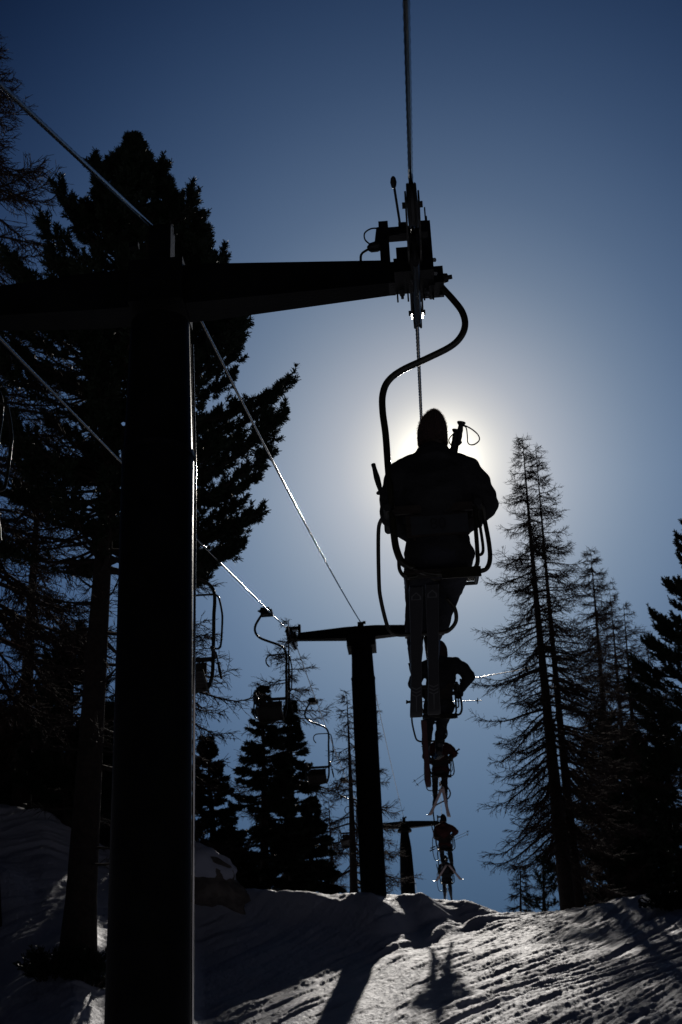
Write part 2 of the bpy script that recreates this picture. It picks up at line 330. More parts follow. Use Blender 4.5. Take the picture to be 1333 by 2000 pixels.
# ------------------------------------------------------------------ the lift line
A = .0603; AL = math.atan(A)
LX = np.array([math.cos(AL), -math.sin(AL), 0]); LY = np.array([math.sin(AL), math.cos(AL), 0]); G2 = 1.65
def xc(y): return -1.12+A*(y-7.45)
def rope_z(y, side):
    kz = .43 if side < 0 else 0.0; s1, s2 = (.03, .25) if side < 0 else (.12, .45)
    if y < 6.24: d = 6.24-y; return 4.95-.5*d+.012*d*d+kz
    if y < 8.3: return float(np.interp(y, [6.24, 7.45, 8.3], [4.95, 5.30, 5.50]))+kz
    if y < 31.9: s = (y-8.3)/23.6; return 5.5+kz+s*(12.12-5.5-kz)-s1*4*s*(1-s)
    if y < 61.8: s = (y-31.9)/29.9; return 12.12+s*(14.45-12.12)-s2*4*s*(1-s)
    return 14.45+.01*(y-61.8)
def on_line(y, side): return np.array([xc(y)+side*G2*math.cos(AL), y-side*G2*math.sin(AL), rope_z(y, side)])
def frame(o, flip=False):
    m = Matrix.Identity(4); s = -1 if flip else 1
    for i in range(3): m[i][0] = s*LX[i]; m[i][1] = s*LY[i]; m[i][3] = float(o[i])
    return m
def rope(name, side, label):
    ys = list(np.arange(-22, 30, .012 if False else .02))+list(np.arange(30, 95, .25))
    mb = MB(); near = [on_line(y, side) for y in ys if y <= 30]; mb.tube(near, .0134, 12, helix=.16)
    mb.tube([on_line(y, side) for y in ys if y >= 29.99], .0105, 8)
    tag(mb.build(name, 'rope', sharp=None), label, 'cable', 'hauling ropes of the chairlift')
rope('haul_rope', 1, 'thick steel hauling rope running up over the sheaves and the skiers')
rope('haul_rope', -1, 'thin steel hauling rope on the left carrying the empty chairs')
# signal cable strung from mast top to mast top
cm = MB(); p1 = np.array([-1.12, 7.45, 5.64]); q = ray(0, 165); k = q[0]/q[1]; yq = (-1.12-A*7.45)/(k-A); p0 = q*yq/q[1]
dirv = (p0-p1)/np.linalg.norm(p0-p1); pts = [p1+dirv*t for t in np.arange(0, 12, .025)][::-1]
p2 = np.array([xc(31.85), 31.85, 12.30]); p3 = np.array([xc(61.75), 61.75, 14.66]); p4 = np.array([xc(95), 95, 15.2])
n = int(np.linalg.norm(p2-p1)/.025)
for i in range(1, n+1): s = i/n; pts.append(p1+(p2-p1)*s-np.array([0, 0, .12*4*s*(1-s)]))
cm.tube(pts, .0125, 12, helix=.11)
cm.tube([p2+(p3-p2)*s-np.array([0, 0, .2*4*s*(1-s)]) for s in np.linspace(0, 1, 40)]+[p4], .0095, 8)
tag(cm.build('signal_cable', 'rope', sharp=None), 'twisted signal cable strung between the tops of the mast posts', 'cable')

def sheave_train(parent, side, small=False):
    """roller battery under the rope at one arm end; origin of parent frame is at the mast on the arm axis"""
    pass

def lift_tower(y, ztop, zarm, zrope, rm, label, head=True, kink=True, zgl=None, detailed=False, mx_=0.):
    ctr = np.array([xc(y), y, 0.]); g = gz(ctr[0], ctr[1])-.4
    t = thing('lift_tower', label, 'lift tower', frame([ctr[0], ctr[1], g]), 'steel towers of the chairlift')
    H = zarm-g
    mb = MB()
    if kink: prof = [(rm*1.06, 0), (rm*1.03, H-3.0), (rm*1.03, H-1.15), (rm*.99, H-1.10), (rm*.88, H-.22)]
    else: prof = [(rm*1.25, 0), (rm*1.12, H-2.2), (rm*.95, H-1.0), (rm*.62, H-.28)]
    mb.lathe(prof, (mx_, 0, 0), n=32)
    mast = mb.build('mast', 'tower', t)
    fl = MB(); fl.lathe([(rm*1.06, 0), (rm*1.06, .03)], (mx_, 0, H-1.16), n=32)
    for i in range(12):
        th = i*math.pi/6; pass
    if kink: fl.build('flange', 'dsteel', mast)
    cb = MB()
    if kink and detailed: cb.box(mx_-rm*.82, mx_+rm*.82, -rm*.9, rm*.9, H-.15, H+.155)
    elif kink: cb.box(-rm*1.25, rm*1.25, -rm*1.15, rm*1.15, H-.42, H-.13)
    else: cb.lathe([(rm*.62, 0), (rm*1.15, .06), (rm*1.15, .14), (rm*.9, .2)], (0, 0, H-.36), n=24)
    cb.build('arm_bracket', 'tower', t)
    # tapered box arm
    arm = MB(); hx = G2-.17
    prof = [(-hx, .085, .07), (-.35, .14, .11), (.35, .14, .11), (hx, .085, .07)]
    for (xa, ha, wa), (xb, hb, wb) in zip(prof[:-1], prof[1:]):
        arm.hexa([(xa, -wa, H-ha), (xa, wa, H-ha), (xa, wa, H+ha), (xa, -wa, H+ha)], [(xb, -wb, H-hb), (xb, wb, H-hb), (xb, wb, H+hb), (xb, -wb, H+hb)])
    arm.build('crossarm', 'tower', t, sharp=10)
    tp = MB(); zt = ztop-g; tp.box(mx_-.07, mx_+.07, -.07, .07, H+.145, zt); tp.box(-.16, -.10, -.02, .02, zt-.12, zt-.08); tp.box(.06, .12, -.03, .03, zt-.03, zt+.03)
    tp.build('top_post', 'tower', t)
    if detailed:
        cd = MB(); cd.tube([(mx_+rm*1.03+.006, .04, .5), (mx_+rm*1.03+.006, .04, H-1.2), (mx_+rm*.95, .04, H-.35)], .0075, 10)
        cd.build('steel_cable_guide', 'polish', t, sharp=None)
    ladder = MB()
    for s in (-1, 1): ladder.tube([(mx_+s*.12, rm*1.03+.10, .4), (mx_+s*.12, rm*1.03+.10, H-.3)], .012, 6)
    for z in np.arange(.5, H-.4, .28): ladder.tube([(mx_-.12, rm*1.03+.10, z), (mx_+.12, rm*1.03+.10, z)], .010, 6)
    for z in np.arange(.8, H-.4, 1.4): ladder.tube([(mx_, rm*.8, z), (mx_, rm*1.03+.10, z)], .010, 6)
    ladder.build('ladder', 'dsteel', t)
    sl_ = {1: math.atan2(rope_z(y+.8, 1)-rope_z(y-1.1, 1), 1.9), -1: math.atan2(rope_z(y+.8, -1)-rope_z(y-1.1, -1), 1.9)}
    for s in (-1, 1):
        zr = rope_z(y, s)-g-H; sx = s*G2; hd = bpy.data.objects.new('roller_battery', None); C.objects.link(hd); hd.parent = t; hd.location = (sx, 0, H)
        hd.empty_display_size = .1
        fr = MB()                          # portal frame round the rope, in the plane of the arm
        i0 = -s                            # towards the mast
        def bx(xa, xb, *r): fr.box(min(i0*xa, i0*xb), max(i0*xa, i0*xb), *r)
        top = zr+.19
        bx(.15, .21, -.05, .05, .0, top+.03); bx(-.10, .15, -.035, .035, top-.075, top-.01)
        bx(-.115, -.075, -.06, .06, -.12, top+.0); bx(-.10, -.085, -.015, .015, top, top+.07)
        bx(-.11, .13, -.20, .04, -.10, .0); bx(.13, .19, -.07, .07, -.085, .07)
        bx(-.075, .11, -.20, .1, .0, .08); bx(-.08, .03, -.3, -.06, .08, .13)
        for xx in (-.10, -.045, .055, .12): fr.tube([(i0*xx, .02, -.10), (i0*xx, .02, -.17)], .006, 6)
        fr.build('frame', 'dsteel', hd, sharp=10)
        def bolt(c, ax, r=.016, L=.03, stud=True):
            q_ = MB(); q_.lathe([(r, 0), (r, L), (r*.55, L), (r*.55, L*(1.9 if stud else 1.2))], c, ax, 8); q_.build('bolt', 'steel', hd)
        for xx in (.09, -.06): bolt((i0*xx, .01, -.10), (0, 0, -1), .017, .028)
        for zz in (.03, .13): bolt((i0*-.116, .03, zz), (-i0, 0, 0), .013, .018, False)
        for yy in (-.12,): bolt((i0*.02, yy, -.10), (0, 0, -1), .014, .02)
        ca, sa = math.cos(sl_[s]), math.sin(sl_[s])
        def al(d, dz=0.): return np.array([0, d*ca-dz*sa, zr+d*sa+dz*ca])
        bm_ = MB()
        for (d0, d1) in ((-1.20, -.12), (.08, .86)):
            for xx in (-.036, .036):
                a0, a1 = al(d0, -.13), al(d1, -.13); mdl = al((d0+d1)/2, -.20)
                for (pa, pb, ha, hb) in ((a0, mdl, .03, .05), (mdl, a1, .05, .03)):
                    bm_.hexa([(xx-.005, pa[1], pa[2]-ha), (xx+.005, pa[1], pa[2]-ha), (xx+.005, pa[1], pa[2]+ha), (xx-.005, pa[1], pa[2]+ha)],
                             [(xx-.005, pb[1], pb[2]-hb), (xx+.005, pb[1], pb[2]-hb), (xx+.005, pb[1], pb[2]+hb), (xx-.005, pb[1], pb[2]+hb)])
                for d in (d0+.1, d1-.1): c_ = al(d, -.145); bm_.lathe([(.018, -.008), (.018, .008)], (xx*1.35, c_[1], c_[2]), (1, 0, 0), 6)
        e = al(-.6, -.1); bm_.box(-.085, -.04, e[1]-.03, e[1]+.03, e[2]-.03, e[2]+.05); bm_.box(.04, .085, e[1]-.03, e[1]+.03, e[2]-.03, e[2]+.05)
        bm_.box(.072, .080, e[1]-.01, e[1]+.01, e[2]+.05, e[2]+.16)
        bm_.tube([al(-.6, -.3), al(.5, -.3)], .02, 8)
        bm_.build('rocker_beam', 'dsteel', hd, sharp=10)
        for d in (-1.07, -.32, .2, .74):
            wv = MB(); c_ = al(d, -.135); wv.lathe([(.05, -.03), (.118, -.028), (.125, -.02), (.112, -.008), (.112, .008), (.125, .02), (.118, .028), (.05, .03)], c_, (1, 0, 0), 24)
            wv.build('sheave', 'rubber', hd)
        if detailed:
            rd = MB(); b0 = al(-.78, -.12)+np.array([-.075, 0, 0]); b1 = b0+np.array([-.02, -.35, .02])
            rd.tube([b0, b1], .007, 6); rd.ball(b1, (.018, .05, .022), 10, 8); rd.build('derail_switch', 'dsteel', hd)
            if s > 0:
                w = MB(); path = smoothpath([(-.33, 0, .085), (-.335, 0, .15), (-.325, 0, .2), (-.27, 0, .235), (-.23, 0, .24)], 6); w.tube(path, .008, 8)
                w.tube(smoothpath([(-.27, -.02, .25), (-.30, -.02, .29), (-.30, -.02, .34), (-.26, -.02, .37), (-.21, -.02, .37)], 5), .005, 6)
                w.build('wire', 'rubber', hd)
                gl = MB(); gl.lathe([(.012, 0), (.03, .02), (.035, .06), (.028, .09)], (-.29, 0, .235), (1, -.1, .1), 12)
                gl.tube([(-.23, 0, .25), (-.21, -.02, .37)], .016, 8)
                gl.build('cable_gland', 'dsteel', hd)
    return t
lift_tower(7.45, 5.62, 5.12, 5.30, .205, 'huge dark tower mast in the left foreground with its crossarm above the rider', detailed=True, mx_=.05)
lift_tower(31.85, 12.28, 12.02, 12.12, .27, 'second tower standing on the snow crest left of the riders, with square arm bracket')
lift_tower(61.75, 14.66, 14.33, 14.45, .27, 'farthest small tower low on the crest beside the fourth rider', kink=False)

# ------------------------------------------------------------------ chairs
HANG = [(.16,0,.03),(.175,0,-.01),(.242,0,-.114),(.295,0,-.215),(.308,0,-.315),(.275,0,-.405),(.198,0,-.48),(.036,0,-.558),(-.13,0,-.632),(-.222,0,-.706),(-.262,0,-.806),(-.268,0,-.935),(-.258,0,-1.10),(-.255,0,-1.35),(-.248,0,-1.665),(-.242,0,-1.83),(-.232,0,-1.91),(-.205,0,-1.985),(-.14,0,-2.04)]
def chair_parts(t, foot_down=True, num=None, plate=True):
    h = MB(); h.tube(smoothpath(HANG, 5), .0225, 14); h.build('hanger', 'chair', t, sharp=None)
    gr = MB(); gr.box(.022, .19, -.09, .09, -.03, .10); gr.box(-.028, .022, -.11, .11, .012, .05); gr.box(-.028, .022, -.06, .06, -.04, -.012)
    gr.lathe([(.035, 0), (.03, .03), (.016, .035), (.016, .06)], (.19, 0, .06), (1, 0, .12), 10)
    gr.build('rope_grip', 'dsteel', t, sharp=15)
    for bx_0, by_0 in ((.17, .03), (.10, .05)): gb = MB(); gb.lathe([(.013, 0), (.013, .028)], (bx_0, by_0, -.032), (0, 0, -1), 8); gb.build('bolt', 'steel', t)
    # seat pan of boards in a tube frame
    st = MB()
    def sp(y, z): return z+.25*y                   # seat pan tips back
    for i in range(6):
        y0 = -.02+i*.078; st.hexa([(-.20, y0, sp(y0, -2.07)), (-.20, y0+.07, sp(y0+.07, -2.07)), (-.20, y0+.07, sp(y0+.07, -2.05)), (-.20, y0, sp(y0, -2.05))], [(.262, y0, sp(y0, -2.07)), (.262, y0+.07, sp(y0+.07, -2.07)), (.262, y0+.07, sp(y0+.07, -2.05)), (.262, y0, sp(y0, -2.05))])
    st.build('seat', 'wood', t, sharp=10)
    fm = MB()
    fm.tube(smoothpath([(-.14,0,-2.04),(-.03,-.01,-2.085),(.1,-.01,-2.092),(.20,-.01,-2.085),(.248,-.01,-2.04),(.256,-.02,-1.95),(.258,-.03,-1.8),(.262,-.03,-1.66)], 4), .014, 10)
    fm.tube([(-.19, 0, sp(0, -2.085)), (-.19, .44, sp(.44, -2.085))], .013, 8); fm.tube([(.25, 0, sp(0, -2.085)), (.25, .44, sp(.44, -2.085))], .013, 8); fm.tube([(-.19, .44, sp(.44, -2.085)), (.25, .44, sp(.44, -2.085))], .013, 8)
    fm.tube(smoothpath([(-.225, .04, -1.95), (-.222, .05, -2.02), (-.185, .05, -2.07), (-.12, .05, -2.07)], 5), .012, 10)
    fm.box(.03, .268, -.03, -.022, -2.125, -2.06)
    fm.build('seat_frame', 'chair', t)
    bk = MB()
    bk.box(-.165, .218, -.045, -.027, -1.845, -1.70); bk.box(.218, .262, -.04, -.03, -1.80, -1.745)
    bk.box(-.235, .25, -.045, -.027, -1.685, -1.63)
    bk.tube([(-.245, -.02, -1.65), (.262, -.03, -1.65)], .013, 8); bk.tube([(-.12, -.025, -1.86), (-.12, -.025, -1.66)], .009, 6); bk.tube([(.17, -.025, -1.86), (.17, -.025, -1.66)], .009, 6)
    bk.build('backrest', 'wood', t, sharp=10)
    if plate:
        pl = MB(); pl.box(-.135, .215, -.056, -.048, -1.835, -1.715); p_ = pl.build('number_plate', 'plate', t, sharp=10)
        if num:
            cu = bpy.data.curves.new('n', 'FONT'); cu.body = num; cu.size = .105; cu.align_x = 'CENTER'; cu.align_y = 'CENTER'; cu.extrude = .0015
            o = bpy.data.objects.new('tmp', cu); C.objects.link(o); dg = bpy.context.evaluated_depsgraph_get()
            me = bpy.data.meshes.new_from_object(o.evaluated_get(dg)); bpy.data.objects.remove(o)
            me.transform(Matrix.Translation((.03, -.059, -1.775)) @ Matrix.Rotation(R(90), 4, 'X')); me.materials.clear(); me.materials.append(M['plate_ink'])
            link('plate_number', me, p_)
    for s, x in ((1, .285), (-1, -.275)):
        ar = MB()
        if s > 0:
            ar.tube(smoothpath([(.262, -.02, -1.645), (.31, .02, -1.64), (.322, .085, -1.70), (.336, .09, -1.86), (.333, .09, -1.97), (.305, .08, -2.035), (.25, .07, -2.055)], 5), .015, 10)
            ar.tube(smoothpath([(.282, .03, -1.645), (.289, .05, -1.75), (.296, .05, -1.90), (.285, .04, -1.95), (.258, .03, -1.962)], 5), .010, 10)
            ar.tube([(.25, .06, -1.64), (.25, .34, -1.64)], .008, 6)
        else:
            ar.tube(smoothpath([(-.25, .0, -1.66), (-.272, .0, -1.645), (-.275, .06, -1.64)], 5), .013, 10)
        a_ = ar.build('armrest', 'chair', t, sharp=None)
        pd = MB(); pd.tube([(x+.0*s, -.04, -1.632), (x+.008*s, .30, -1.632)], .026, 10); pd.build('arm_pad', 'rubber', a_)
    # foot bar: swings about the arm ends
    piv = Vector((-.30, .12, -1.60)); ang = 0 if foot_down else R(158)
    def rot(p):
        q = Vector(p)-piv; q = Matrix.Rotation(ang, 3, 'X') @ q; return piv+q
    FT = [(-.285,.10,-1.62),(-.325,.18,-1.615),(-.348,.26,-1.67),(-.365,.38,-1.95),(-.360,.42,-2.06),(-.335,.46,-2.20),(-.315,.475,-2.25),(-.27,.48,-2.275),(-.20,.48,-2.28),(.0,.48,-2.28),(.06,.48,-2.265),(.105,.47,-2.21),(.10,.45,-2.13),(.05,.42,-2.07)]
    ft = MB(); ft.tube([rot(p) for p in smoothpath(FT, 5)], .013, 10); ft.build('foot_bar', 'chair', t, sharp=None)
    lv = MB()
    A0, A1 = Vector((-.285, .10, -1.60)), Vector((-.352, .10, -1.244))
    if not foot_down: A0, A1 = Vector((-.30, .10, -1.62)), Vector((-.37, .12, -1.98))
    dv = (A1-A0); lv.tube([A0, A0+dv*.45], .008, 8); lv.lathe([(.013, 0), (.018, .05), (.020, .10), (.014, .17), (.015, .2), (.006, .205)], A0+dv*.43, dv, 12); lv.lathe([(.03, 0), (.03, .006)], A0+dv*.40, dv, 12)
    lv.build('bar_handle', 'rubber', t)

UP_Y = [8.05, 22.1, 37.4, 50.8, 64.2]
labs = ['nearest dark chair with S-shaped hanger carrying the large rider against the sun', 'chair carrying the rider half hidden behind the skis of the nearest rider', 'small chair of the dark red rider just above the topmost V of skis',
        'small chair of the rider whose head reaches the farthest crossarm', 'lowest chair of the occupied line, back plate just above the snow crest']
chairs = []
for i, y in enumerate(UP_Y):
    t = thing('lift_chair', labs[i], 'chairlift seat', frame(on_line(y, 1)) @ Matrix.Scale((1.0, 1.17, 1.14, 1.14, 1.1)[i], 4), 'chairs hanging from the lift'); chair_parts(t, True, '80' if i == 0 else None, plate=i in (0, 4)); chairs.append(t)
DN = [(8.8, 'empty chair cut by the left edge of the photo, only its bent hanger showing'), (18.3, 'empty chair half hidden behind the big mast'), (27.6, 'empty chair just left of the second tower arm, seat in front of the dark fir'),
      (38.2, 'empty chair hanging left of the second tower mast, bright glint on its hanger'), (50.0, 'small faraway empty chair partly behind the second tower mast')]
src = None
for y, lb in DN:
    m = frame(on_line(y, -1), True) @ Matrix.Scale(1.0 if y < 9 else 1.12, 4)
    if src is None:
        src = thing('lift_chair', lb, 'chairlift seat', m, 'chairs hanging from the lift'); chair_parts(src, False)
    else:
        r = src.copy(); C.objects.link(r); r.matrix_world = m; r['label'] = lb
        for ch in list(src.children):
            c = ch.copy(); C.objects.link(c); c.parent = r
            for g_ in ch.children:
                d = g_.copy(); C.objects.link(d); d.parent = c

# ------------------------------------------------------------------ riders
def prisms(P0, P1, R0, R1, n=3):
    P0, P1 = np.asarray(P0), np.asarray(P1); R0, R1 = np.asarray(R0), np.asarray(R1)
    d = P1-P0; L = np.linalg.norm(d, axis=1, keepdims=True)+1e-9; d = d/L
    ref = np.where(np.abs(d[:, 2:3]) < .9, np.array([[0, 0, 1.]]), np.array([[1., 0, 0]]))
    a = np.cross(d, ref); a /= np.linalg.norm(a, axis=1, keepdims=True)+1e-9; b = np.cross(d, a)
    th = 2*np.pi*np.arange(n)/n
    ring = np.cos(th)[None, :, None]*a[:, None]+np.sin(th)[None, :, None]*b[:, None]
    v = np.concatenate([P0[:, None]+ring*R0[:, None, None], P1[:, None]+ring*R1[:, None, None]], 1)  # (K,2n,3)
    K = len(P0); j = np.arange(n); q = np.stack([j, (j+1) % n, n+(j+1) % n, n+j], -1)
    f = (np.arange(K)[:, None, None]*2*n+q[None]).reshape(-1, 4)
    return v.reshape(-1, 3), f
def V(*a): return np.array(a, float)
def glove(t, wrist, palm_dir, curl_dir, side, voxel=.005, fine=True):
    g = MB(); w = V(*wrist); d = V(*palm_dir); d /= np.linalg.norm(d); c = V(*curl_dir); c = c-c.dot(d)*d; c /= np.linalg.norm(c); l = np.cross(d, c)*side
    g.cap(w-d*.02, w+d*.04, .034, .036, 10); 
    for k in range(4):
        g.cap(w+d*.03+l*(k-1.5)*.014, w+d*.085+l*(k-1.5)*.024, .019, .0145, 8)
    for k, ln in enumerate((.034, .040, .037, .030)):
        b = w+d*.09+l*(k-1.5)*.024; m1 = b+(d*.8+c*.5)*ln; m2 = m1+(d*.1+c*1.0)*ln*.85; m3 = m2+(-d*.7+c*.5)*ln*.6
        g.cap(b, m1, .0125, .012, 8); g.cap(m1, m2, .012, .0112, 8); g.cap(m2, m3, .0112, .0095, 8)
    tb = w+d*.03-l*.035; t1 = tb+(-l*.5+d*.7+c*.5)*.04; t2 = t1+(l*.25+d*.6+c*.8)*.032
    g.cap(tb, t1, .017, .014, 8); g.cap(t1, t2, .014, .011, 8)
    return g.remesh('glove', 'black', voxel, t, 3)
def rider(idx, chair, label, jm='black', tm='navy', hm='brown', vox=.013, P={}):
    t = thing('person', label, 'person', chair.matrix_world.copy(), 'skiers riding the chairlift')
    g = lambda k, d: V(*P.get(k, d))
    hd = g('head', (.038, .06, -1.085)); nk = g('neck', (.032, .03, -1.22)); ch = g('chest', (.03, -.0+.05, -1.46)); pv = g('pelvis', (.02, .12, -1.90))
    sh = {-1: g('shL', (-.165, .05, -1.365)), 1: g('shR', (.225, .05, -1.375))}
    eb = {-1: g('elL', (-.245, .14, -1.60)), 1: g('elR', (.335, .13, -1.585))}
    hn = {-1: g('haL', (-.10, .38, -1.70)), 1: g('haR', (.16, .36, -1.66))}
    hp = {-1: pv+V(-.10, .02, 0), 1: pv+V(.115, .02, 0)}
    kn = {-1: g('knL', (-.125, .50, -1.975)), 1: g('knR', (.085, .50, -1.975))}
    an = {-1: g('anL', (-.165, .70, -2.25)), 1: g('anR', (-.055, .70, -2.24))}
    # body: one continuous surface under the clothes
    b = MB(); b.cap(pv+V(0, 0, .02), ch, .13, .14); b.cap(ch, nk+V(0, 0, -.06), .12, .07); b.cap(nk+V(0, 0, -.05), hd+V(0, 0, -.03), .058, .06)
    b.ball(hd, (.078, .098, .115), 20, 14); b.ball(hd+V(0, .045, -.06), (.055, .06, .06), 14, 10)
    b.cap(hd+V(0, .095, .01), hd+V(0, .122, -.025), .010, .016, 8)                         # nose
    b.cap(hd+V(-.04, .088, .032), hd+V(.04, .088, .032), .012, .012, 8)                    # brow
    b.cap(hd+V(-.022, .100, -.058), hd+V(.022, .100, -.058), .009, .009, 8)                # lips
    b.cap(hd+V(0, .09, -.088), hd+V(0, .096, -.092), .02, .02, 8)                          # chin
    for s in (-1, 1):
        b.ball(hd+V(s*.08, .0, -.01), (.012, .022, .034), 8, 8)
        b.cap(sh[s], eb[s], .055, .045); b.cap(eb[s], hn[s], .042, .03); b.cap(ch, sh[s], .11, .06)
        b.cap(hp[s], kn[s], .085, .06); b.cap(kn[s], an[s], .055, .045); b.cap(an[s], an[s]+V(0, .12, -.03), .045, .035)
    body = b.remesh('body', 'skin', max(vox*.7, .009), t, 3)
    for s in (-1, 1):
        e = MB(); e.ball(hd+V(s*.031, .088, .008), .0125, 10, 8); e.build('eye', 'eye', body)
    hr = MB(); hr.ball(hd+V(0, -.022, -.012), (.084, .082, .105), 18, 12); hr.build('hair', 'hair', body)
    # jacket
    j = MB(); z0 = pv[2]
    j.ball(ch+V(0, 0, -.02), (.215, .155, .24), 22, 14); j.ball((ch+pv)/2+V(0, -.0, .05), (.195, .15, .23), 22, 14); j.ball(pv+V(0, -.01, .06), (.208, .155, .14), 22, 12); j.ball(pv+V(0, -.01, .0), (.214, .16, .12), 22, 12)
    j.ball(nk+V(0, .01, -.10), (.15, .12, .09), 18, 10)
    j.lathe([(.135, -.10), (.120, -.05), (.114, -.01), (.100, .018), (.07, .018)], nk+V(0, .01, -.0), (0, .12, 1), 22)
    for s in (-1, 1):
        j.cap(nk+V(s*.05, .01, -.07), sh[s], .085, .10, 16); j.ball((sh[s]+ch)/2, (.13, .12, .13), 16, 10)
        mid = (sh[s]+eb[s])/2+V(s*.014, 0, .015); j.cap(sh[s], mid, .105, .098, 16); j.cap(mid, eb[s], .098, .088, 16); j.cap(eb[s], (eb[s]*.4+hn[s]*.6), .083, .064, 16); j.cap(eb[s]*.4+hn[s]*.6, eb[s]*.12+hn[s]*.88, .062, .05, 14)
    j.remesh('jacket', jm, vox, t, 5, .011, 8.)
    tr = MB(); tr.ball(pv+V(0, .0, -.02), (.19, .165, .125), 20, 12)
    for s in (-1, 1):
        tr.cap(hp[s], kn[s], .112, .083, 16); tr.cap(kn[s], kn[s]*.25+an[s]*.75, .080, .072, 14); tr.ball(kn[s]+V(0, .015, .0), .086, 12, 8)
    tr.remesh('trousers', tm, vox, t, 4, .010, 9.)
    for s in (-1, 1):
        hh = eb[s]*.1+hn[s]*.9; dd = hn[s]-eb[s]; glove(t, hh, dd/np.linalg.norm(dd)+V(0, .2, 0), V(-s*.6, .3, -.7), s, .005 if idx == 0 else .009)
    # knitted cap
    h = MB(); tip = V(*P.get('tip', (.018, -.01, .185)))
    prof = [(.094, -.088), (.103, -.075), (.103, -.02), (.101, .03), (.093, .070), (.075, .108), (.050, .138), (.026, .156), (.004, .163)]
    n = 28; vs_ = []
    for r_, z_ in prof:
        kx = max(0, (z_+.02)/.17)
        for jj in range(n):
            th = 2*math.pi*jj/n; rr = r_*(1+.02*math.cos(th*14)); vs_.append(hd+V(rr*.93*math.cos(th)+tip[0]*kx**1.5, rr*1.06*math.sin(th)+tip[1]*kx-.004, z_))
    h.add(vs_, [(i*n+q_, i*n+(q_+1) % n, (i+1)*n+(q_+1) % n, (i+1)*n+q_) for i in range(len(prof)-1) for q_ in range(n)]+[tuple((len(prof)-1)*n+q_ for q_ in range(n))])
    kc = h.build('knitted_cap', hm, t, sharp=None)
    if idx == 0:
        K = 3000; rgf = np.random.default_rng(5); va = np.array(h.v); pick = rgf.integers(0, len(va)-n, K); nxt = pick+n; fr_ = rgf.random((K, 1))
        b0 = va[pick]*(1-fr_)+va[nxt]*fr_; cen = np.array(hd)+np.array([.01, 0, .0]); nd = b0-cen; nd /= np.linalg.norm(nd, axis=1, keepdims=True); nd = nd+rgf.normal(size=(K, 3))*.45; nd /= np.linalg.norm(nd, axis=1, keepdims=True)
        fv, ff = prisms(b0, b0+nd*(.005+.009*rgf.random((K, 1))), np.full(K, .0007), np.full(K, .0003)); link('wool_fuzz', np_mesh('wool_fuzz', fv, ff, 'fuzz', False), kc)
    # boots + skis
    skis = P.get('skis', {-1: dict(yaw=-.043, pitch=-.20), 1: dict(yaw=-.03, pitch=-.20)})
    for s in (-1, 1):
        k = skis[s]; yaw, pit = k['yaw'], k['pitch']
        fwv = V(math.sin(yaw)*math.cos(math.atan(pit)), math.cos(yaw)*math.cos(math.atan(pit)), math.sin(math.atan(pit))); upv = V(0, 0, 1)-fwv*fwv[2]; upv /= np.linalg.norm(upv); rtv = np.cross(fwv, upv)
        a = an[s]; sole = a-upv*.10
        bt = MB(); bt.cap(a+(kn[s]-a)*.48, a+(kn[s]-a)*.1, .066, .058, 14); bt.cap(a, a-upv*.05-fwv*.03, .055, .048, 12); bt.cap(a-upv*.045, a+fwv*.15-upv*.055, .052, .042, 12)
        bo = bt.remesh('boot', 'boot', .008 if idx == 0 else .012, t, 2)
        so_ = MB(); c0 = sole-fwv*.10; c1 = sole+fwv*.20
        so_.hexa([c0-rtv*.034, c0+rtv*.034, c0+rtv*.034+upv*.03, c0-rtv*.034+upv*.03], [c1-rtv*.034, c1+rtv*.034, c1+rtv*.034+upv*.03, c1-rtv*.034+upv*.03]); so_.build('sole', 'boot', bo, sharp=10)
        for q_ in (.12, .25): bu = MB(); c_ = a+(kn[s]-a)*q_+V(s*.06, .02, 0); bu.ball(c_, (.008, .025, .008), 8, 6); bu.build('buckle', 'buckle', bo)
        # ski
        Mx = Matrix([[rtv[i], fwv[i], upv[i], (sole-upv*.034+fwv*.04)[i]] for i in range(3)]+[[0, 0, 0, 1]])
        sk = thing('ski', k.get('label', ('left' if s < 0 else 'right')+' ski under the boots of the '+P['who']), 'ski', chair.matrix_world @ Mx, 'skis worn by the riders')
        tl, fl_ = k.get('tail', .86), k.get('tip', .80)
        st_ = [(-tl, .037, 0), (-tl+.05, .041, 0), (-.3, .036, 0), (0, .034, 0), (.3, .036, 0), (fl_-.18, .043, 0), (fl_-.08, .043, .018), (fl_, .040, .055), (fl_+.05, .030, .09)]
        def slab(name, z0_, z1_, mt_, par, inset=0.):
            q_ = MB(); vv = []
            for (yy, w_, zz) in st_: w_ -= inset; vv += [(-w_, yy, zz+z0_), (w_, yy, zz+z0_), (w_, yy, zz+z1_), (-w_, yy, zz+z1_)]
            ff = [(3, 2, 1, 0)]+[(4*i+a_, 4*i+(a_+1) % 4, 4*i+4+(a_+1) % 4, 4*i+4+a_) for i in range(len(st_)-1) for a_ in range(4)]+[tuple(4*(len(st_)-1)+a_ for a_ in range(4))]
            q_.add(vv, ff); return q_.build(name, mt_, par, sharp=20)
        slab('ski_top', 0, .012, 'ski', sk); bs = slab('ski_base', -.004, 0, k.get('base', 'ski_base'), sk, .002)
        bd = MB()
        for (y0_, y1_) in ((-.19, -.10), (.12, .19)): bd.box(-.03, .03, y0_, y1_, .012, .034)
        bd.box(-.022, .022, -.10, .12, .012, .018); bd.build('binding', 'dsteel', sk, sharp=10)
